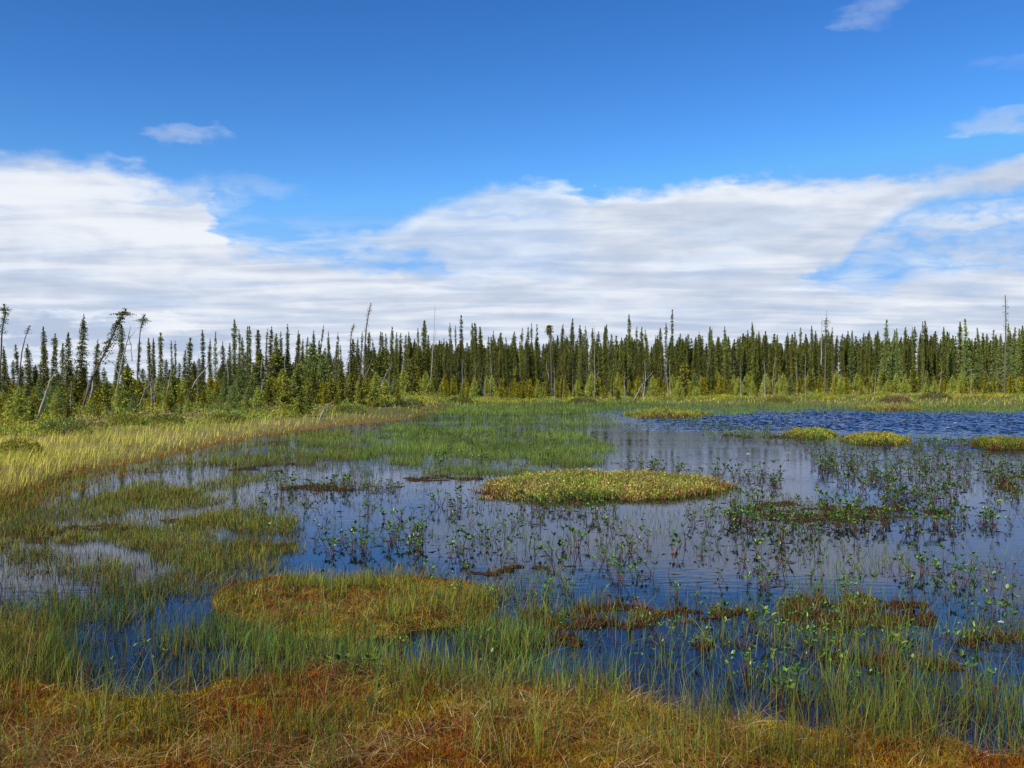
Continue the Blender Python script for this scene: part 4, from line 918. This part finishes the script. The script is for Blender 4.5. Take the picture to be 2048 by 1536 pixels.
SN = [([c1(885, 860), c1(950, 600), c1(1000, 420), c1(1030, 280)], 42, 'pale dead trunk leaning right beside the crooked spruce', 1, .05), ([c1(935, 660), c1(885, 570), c1(820, 530)], 42.5, 'short pale dead limb crossing left from the pale leaning trunk', 2, .03),
      ([c1(705, 945), c1(725, 760), c1(750, 590)], 40, 'grey upright dead trunk under the crooked leaning spruce', 3, .06), ([c1(1055, 905), c1(1140, 790), c1(1222, 690)], 42, 'bleached pole leaning right at forty-five degrees in the left thicket', 4, .035),
      ([c1(285, 1040), c1(350, 850), c1(395, 720), c1(430, 640)], 34, 'grey mossy pole leaning right at the bank near the left edge', 5, .05), ([c1(1215, 900), c1(1228, 700)], 46, 'grey stump pole under the bushy club-topped spruce', 6, .05),
      ([c1(1450, 860), c1(1540, 720), c1(1640, 590), c1(1750, 460)], 50, 'tangled grey dead tree leaning right before the bright tamaracks', 7, .05), ([c2(50, 905), c2(90, 780), c2(130, 640)], 48, 'short white snag leaning right at the shrub edge', 8, .045),
      ([c2(545, 945), c2(600, 905), c2(660, 880)], 38, 'bleached branch sticking out low over the sedge bank', 9, .035), ([c2(745, 835), c2(765, 700)], 56, 'small pale stub in the thicket below the dead pole', 10, .04),
      ([c2(990, 860), c2(1050, 710), c2(1115, 580)], 58, 'white pole leaning right, alone in the shrubs right of the dead pole', 11, .045), ([c2(1415, 710), c2(1440, 450), c2(1452, 280), c2(1457, 125)], 80, 'needle-thin bare dead pole rising above the stand', 12, .05),
      ([c2(1440, 480), c2(1467, 305)], 81, 'thin bare spike beside the needle-thin dead pole', 13, .035), ([c3_(975, 830), c3_(1050, 730), c3_(1130, 640)], 84, 'pale fallen trunk leaning right on the far shore', 14, .06),
      ([c3_(1052, 812), c3_(1070, 660), c3_(1055, 540)], 84, 'white upright snag crossing the pale leaning trunk', 15, .06), ([c3_(1040, 760), c3_(1052, 640)], 85, 'short snag just left of the white upright snag', 16, .06),
      ([c3_(898, 785), c3_(907, 640)], 86, 'pale stub left of the group of grey snags', 17, .055), ([c3_(825, 805), c3_(812, 715)], 86, 'small bent grey stub at the far shrub edge', 18, .045),
      ([c3_(1240, 760), c3_(1238, 670)], 88, 'short pale snag right of the group of grey snags', 19, .05), ([c3_(1818, 745), c3_(1815, 590)], 90, 'pale slim snag before the dense right stand', 20, .05),
      ([c3_(665, 620), c3_(668, 400), c3_(660, 285)], 90, 'grey dead spruce pole with bare top in the middle stand', 21, .06), ([c4(450, 590), c4(455, 400), c4(457, 215)], 97, 'bare dead top, left one of the pair above the right stand', 22, .08),
      ([c4(488, 420), c4(490, 260), c4(496, 155)], 99, 'bare dead top, right and taller one of the pair', 23, .07), ([c4(870, 760), c4(885, 600)], 92, 'slim pale snag under the large tamarack', 24, .05),
      ([c4(1375, 705), c4(1400, 620)], 92, 'short leaning white snag at the far right stand', 25, .05), ([c4(1630, 755), c4(1635, 620)], 94, 'upright pale snag below the wide tamarack', 26, .05),
      ([c4(325, 760), c4(325, 500)], 90, 'grey snag standing before the right stand left of the two dead tops', 27, .06), ([c4(10, 740), c4(5, 560)], 88, 'tall grey snag between the pond snags and the dead tops', 28, .06),
      ([c3_(350, 790), c3_(350, 600)], 78, 'thin pale trunk in front of the drooping spruce', 29, .04), ([c2(1845, 800), c2(1850, 680)], 74, 'thin pale trunk at the shrub edge of the middle stand', 30, .04), ([c1(1040, 560), c1(1020, 380), c1(1075, 310)], 43, 'forked dead twig top of the pale leaning trunk', 31, .025)]
for i, (p, d, l, s, r0) in enumerate(SN): snag(p, d, l, 600 + s, r0, 10, 'dead tree' if i not in (1, 12, 21, 22, 30) else 'dead branch')

rr_ = random.Random(11)
for i in range(26):
    px_ = rr_.uniform(880, 2040); d = d_def(px_) * rr_.uniform(.88, .97); b = rr_.uniform(775, 790); tp = b - rr_.uniform(28, 75); ln = rr_.gauss(0, 5)
    snag([(px_, b, 0), (px_ + ln * .4, (b + tp) / 2, 0), (px_ + ln, tp, 0)], d, 'thin pale dead trunk among the spruces of the far stand', 700 + i, rr_.uniform(.035, .06), 8)
for i in range(16):
    px_ = rr_.uniform(10, 780); d = d_def(px_) * rr_.uniform(.62, .8); b = HZ + 1.25 * F / d; tp = b - rr_.uniform(45, 110); ln = rr_.uniform(-6, 34)
    snag([(px_, b, 0), (px_ + ln * .4, (b + tp) / 2, 0), (px_ + ln, tp, 0)], d, 'thin leaning grey pole in the thicket behind the left bank', 760 + i, rr_.uniform(.022, .04), 9)
for o in COL.objects:
    if o.get('label') == 'thin leaning grey pole in the thicket behind the left bank': o['group'] = 'thin leaning poles in the left thicket'
    if o.get('label') == 'thin pale dead trunk among the spruces of the far stand': o['group'] = 'thin dead trunks in the far stand'
# young spruces and bright tamaracks in front of the stand
FR = [(1, 1380, 650, 47, 'young'), (1, 1600, 690, 45, 'young'), (1, 1010, 600, 46, 'young'), (1, 840, 700, 42, 'young'), (1, 90, 830, 36, 'young'), (1, 540, 900, 32, 'young'), (1, 1500, 760, 44, 'young'), (1, 590, 600, 46, 'young'),
      (1, 1420, 900, 36, 'young'), (1, 860, 880, 36, 'young'), (1, 250, 880, 33, 'young'), (2, 85, 480, 58, 'young'), (2, 210, 470, 60, 'young'), (2, 370, 590, 52, 'young'), (2, 520, 590, 52, 'young'), (2, 645, 680, 50, 'young'), (2, 290, 640, 48, 'young'), (2, 60, 590, 50, 'young'),
      (2, 720, 600, 55, 'young'), (2, 870, 660, 52, 'young'), (2, 1285, 510, 72, 'young'), (2, 390, 780, 40, 'young'), (2, 790, 650, 54, 'young'), (2, 1010, 500, 70, 'young'), (2, 150, 700, 47, 'young'), (2, 460, 760, 44, 'young'),
      (3, 60, 600, 80, 'young'), (3, 300, 700, 74, 'young'), (3, 850, 780, 70, 'young'), (3, 1380, 560, 84, 'young'), (3, 1700, 700, 80, 'young'), (4, 370, 620, 84, 'young'), (4, 110, 600, 84, 'young'), (4, 1180, 580, 84, 'young'), (4, 1750, 640, 84, 'young'), (4, 940, 640, 84, 'young'),
      (1, 420, 660, 40, 'larchbush'), (1, 300, 720, 38, 'larchbush'), (1, 1780, 660, 48, 'larchbush'), (1, 1900, 600, 52, 'larchbush'), (1, 1830, 740, 44, 'larchbush'), (2, 500, 440, 64, 'larchbush'), (2, 560, 520, 60, 'larchbush'), (2, 1130, 690, 66, 'larchbush'), (1, 1960, 760, 44, 'larchbush'),
      (1, 480, 780, 36, 'larchbush'), (3, 790, 640, 82, 'larchbush'), (3, 1450, 640, 82, 'larchbush'), (4, 200, 680, 80, 'larchbush'), (4, 1280, 690, 82, 'larchbush'), (2, 30, 700, 46, 'larchbush'), (1, 1050, 820, 38, 'larchbush')]
SP = {1: 'in the thicket behind the left bank', 2: 'in front of the tall dead pole', 3: 'at the shrub edge of the middle shore', 4: 'at the foot of the right stand'}
cn = {}
for c, cx, cy, d, k in sorted(FR, key=lambda f: f[1]):
    if c >= 3: d *= 1.2
    cn[(c, k)] = cn.get((c, k), 0) + 1; i = cn[(c, k)] - 1
    nm = 'bushy young spruce' if k == 'young' else 'bright feathery tamarack bush'
    plant(k, CR[c][0] + cx * .2539, CR[c][1] + cy * .2539, d, f'{nm} {SP[c]}, {ORD[i]} from left there', 'young spruces before the stand' if k == 'young' else 'tamarack bushes before the stand', cat='young tree' if k == 'young' else 'tamarack', wide=.85 if k == 'larchbush' else 1)

# ------------------------------------------------------------------ shrubs
def shrub_leaves(A, x, y, z0, w, h, n, col, ls):
    """one domed shrub of n leafy sprays"""
    u = rng.uniform(0, 6.28, n); v = np.sqrt(rng.random(n)); t = rng.uniform(0, 1, n) ** .6
    P = np.stack([x + np.cos(u) * v * w, y + np.sin(u) * v * w, z0 + h * np.sqrt(np.clip(1 - v * v, .02, 1)) * t], 1)
    e = rng.uniform(.1, 1.3, n); a = u + rng.normal(0, .8, n); d = np.stack([np.cos(a) * np.cos(e), np.sin(a) * np.cos(e), np.sin(e)], 1)
    sd = np.cross(d, rng.normal(0, 1, (n, 3))); sd /= np.linalg.norm(sd, axis=1)[:, None] + 1e-9
    c = np.asarray(col) * 1.0 * rng.uniform(.55, 1.4, (n, 1)); A.add(*twigs(P, d, sd, rng.uniform(.7, 1.4, n) * ls, rng.uniform(.3, .5, n) * ls, c))
SCOL = [(.26, .29, .05), (.34, .34, .055), (.20, .24, .05), (.38, .35, .06), (.20, .28, .08), (.30, .23, .10)]
A = Acc(); k = 0
while k < 2300:
    px_ = random.uniform(-350, 2400)
    lo = float(np.interp(px_, [0, 300, 600, 760, 900, 1100, 1400, 2048], [866, 846, 826, 812, 800, 796, 795, 794])); hi = 776
    b = lo - abs(random.gauss(0, 1)) * (lo - hi) * .4
    if b < 777: continue
    d = (CH - .35) * F / (b - HZ); x = (px_ - 1024) / F * d
    front = (lo - b) < (lo - hi) * .18
    h = random.uniform(.18, .45) * (.8 if front else 1.0 + .012 * d * random.random()) ; w = random.uniform(.35, .9)
    col = SCOL[min(len(SCOL) - 1, int(float(fbm(np.array([x * .3]), np.array([d * .3]), 2)[0]) * 8.5) % len(SCOL))] if random.random() < .6 else random.choice(SCOL)
    shrub_leaves(A, x, d, gz1(x, d) - .03, w, h, 130, col, .045 + .0011 * d); k += 1
tag(link('low_shrubs', A.mesh('low_shrubs', M_SHRUB)), 'low yellow green bog shrubs between the sedge bank and the trees', 'shrubs', kind='stuff')
SH = [(40, 897, .42, .45, (.20, .20, .025), 'bright yellow green shrub standing alone in the left sedge bank'), (130, 862, .5, .7, (.10, .13, .03), 'dark green shrub at the foot of the leaning grey pole'),
      (255, 850, .4, .6, (.20, .20, .03), 'yellow shrub at the edge of the left bank'), (330, 846, .35, .7, (.13, .15, .03), 'olive shrub under the bushy club-topped spruce'), (455, 838, .38, .7, (.15, .15, .035), 'olive brown shrub above the straw bank'),
      (590, 826, .45, .7, (.17, .18, .03), 'rounded yellow green shrub behind the bleached branch'), (700, 822, .4, .8, (.14, .17, .04), 'green shrub above the bend of the bank'), (815, 812, .45, 1.0, (.10, .10, .03), 'dark brown-green shrub before the middle stand'),
      (920, 801, .5, 1.0, (.09, .11, .03), 'dark shrub alone at the straw edge of the middle shore'), (1165, 799, .5, 1.1, (.10, .11, .04), 'grey green shrub behind the sedge flat'), (1245, 793, .8, 1.2, (.045, .06, .02), 'dark mound-like shrub left of the grey snags'),
      (1790, 800, .5, 1.2, (.15, .10, .05), 'reddish brown shrub above the pale straw mound'), (1870, 797, .6, 1.3, (.08, .08, .03), 'dark shrub above the open water right of the tamarack'), (1560, 799, .5, 1.2, (.15, .14, .04), 'tan shrub on the far shore at the left end of the open water')]
for px_, b, h, w, col, l in SH:
    d = (CH - .3) * F / (b - HZ); x = (px_ - 1024) / F * d; z = gz1(x, d)
    root = bpy.data.objects.new('bog_shrub', None); COL.objects.link(root); root.location = (x, d, z); tag(root, l, 'shrub')
    A = Acc(); shrub_leaves(A, 0, 0, 0, w, h, 1500, col, .035 + .0008 * d); link('foliage', A.mesh('foliage', M_SHRUB), root)
    B = Acc()
    for i in range(12):
        a = random.uniform(0, 6.28); q = random.uniform(.3, .8) * w; B.add(*tube([(0, 0, -.05), (math.cos(a) * q * .5, math.sin(a) * q * .5, h * .5), (math.cos(a) * q, math.sin(a) * q, h * .7)], [.01, .007, .004], 4, (.12, .09, .06)))
    link('stems', B.mesh('stems', M_BARK), root)
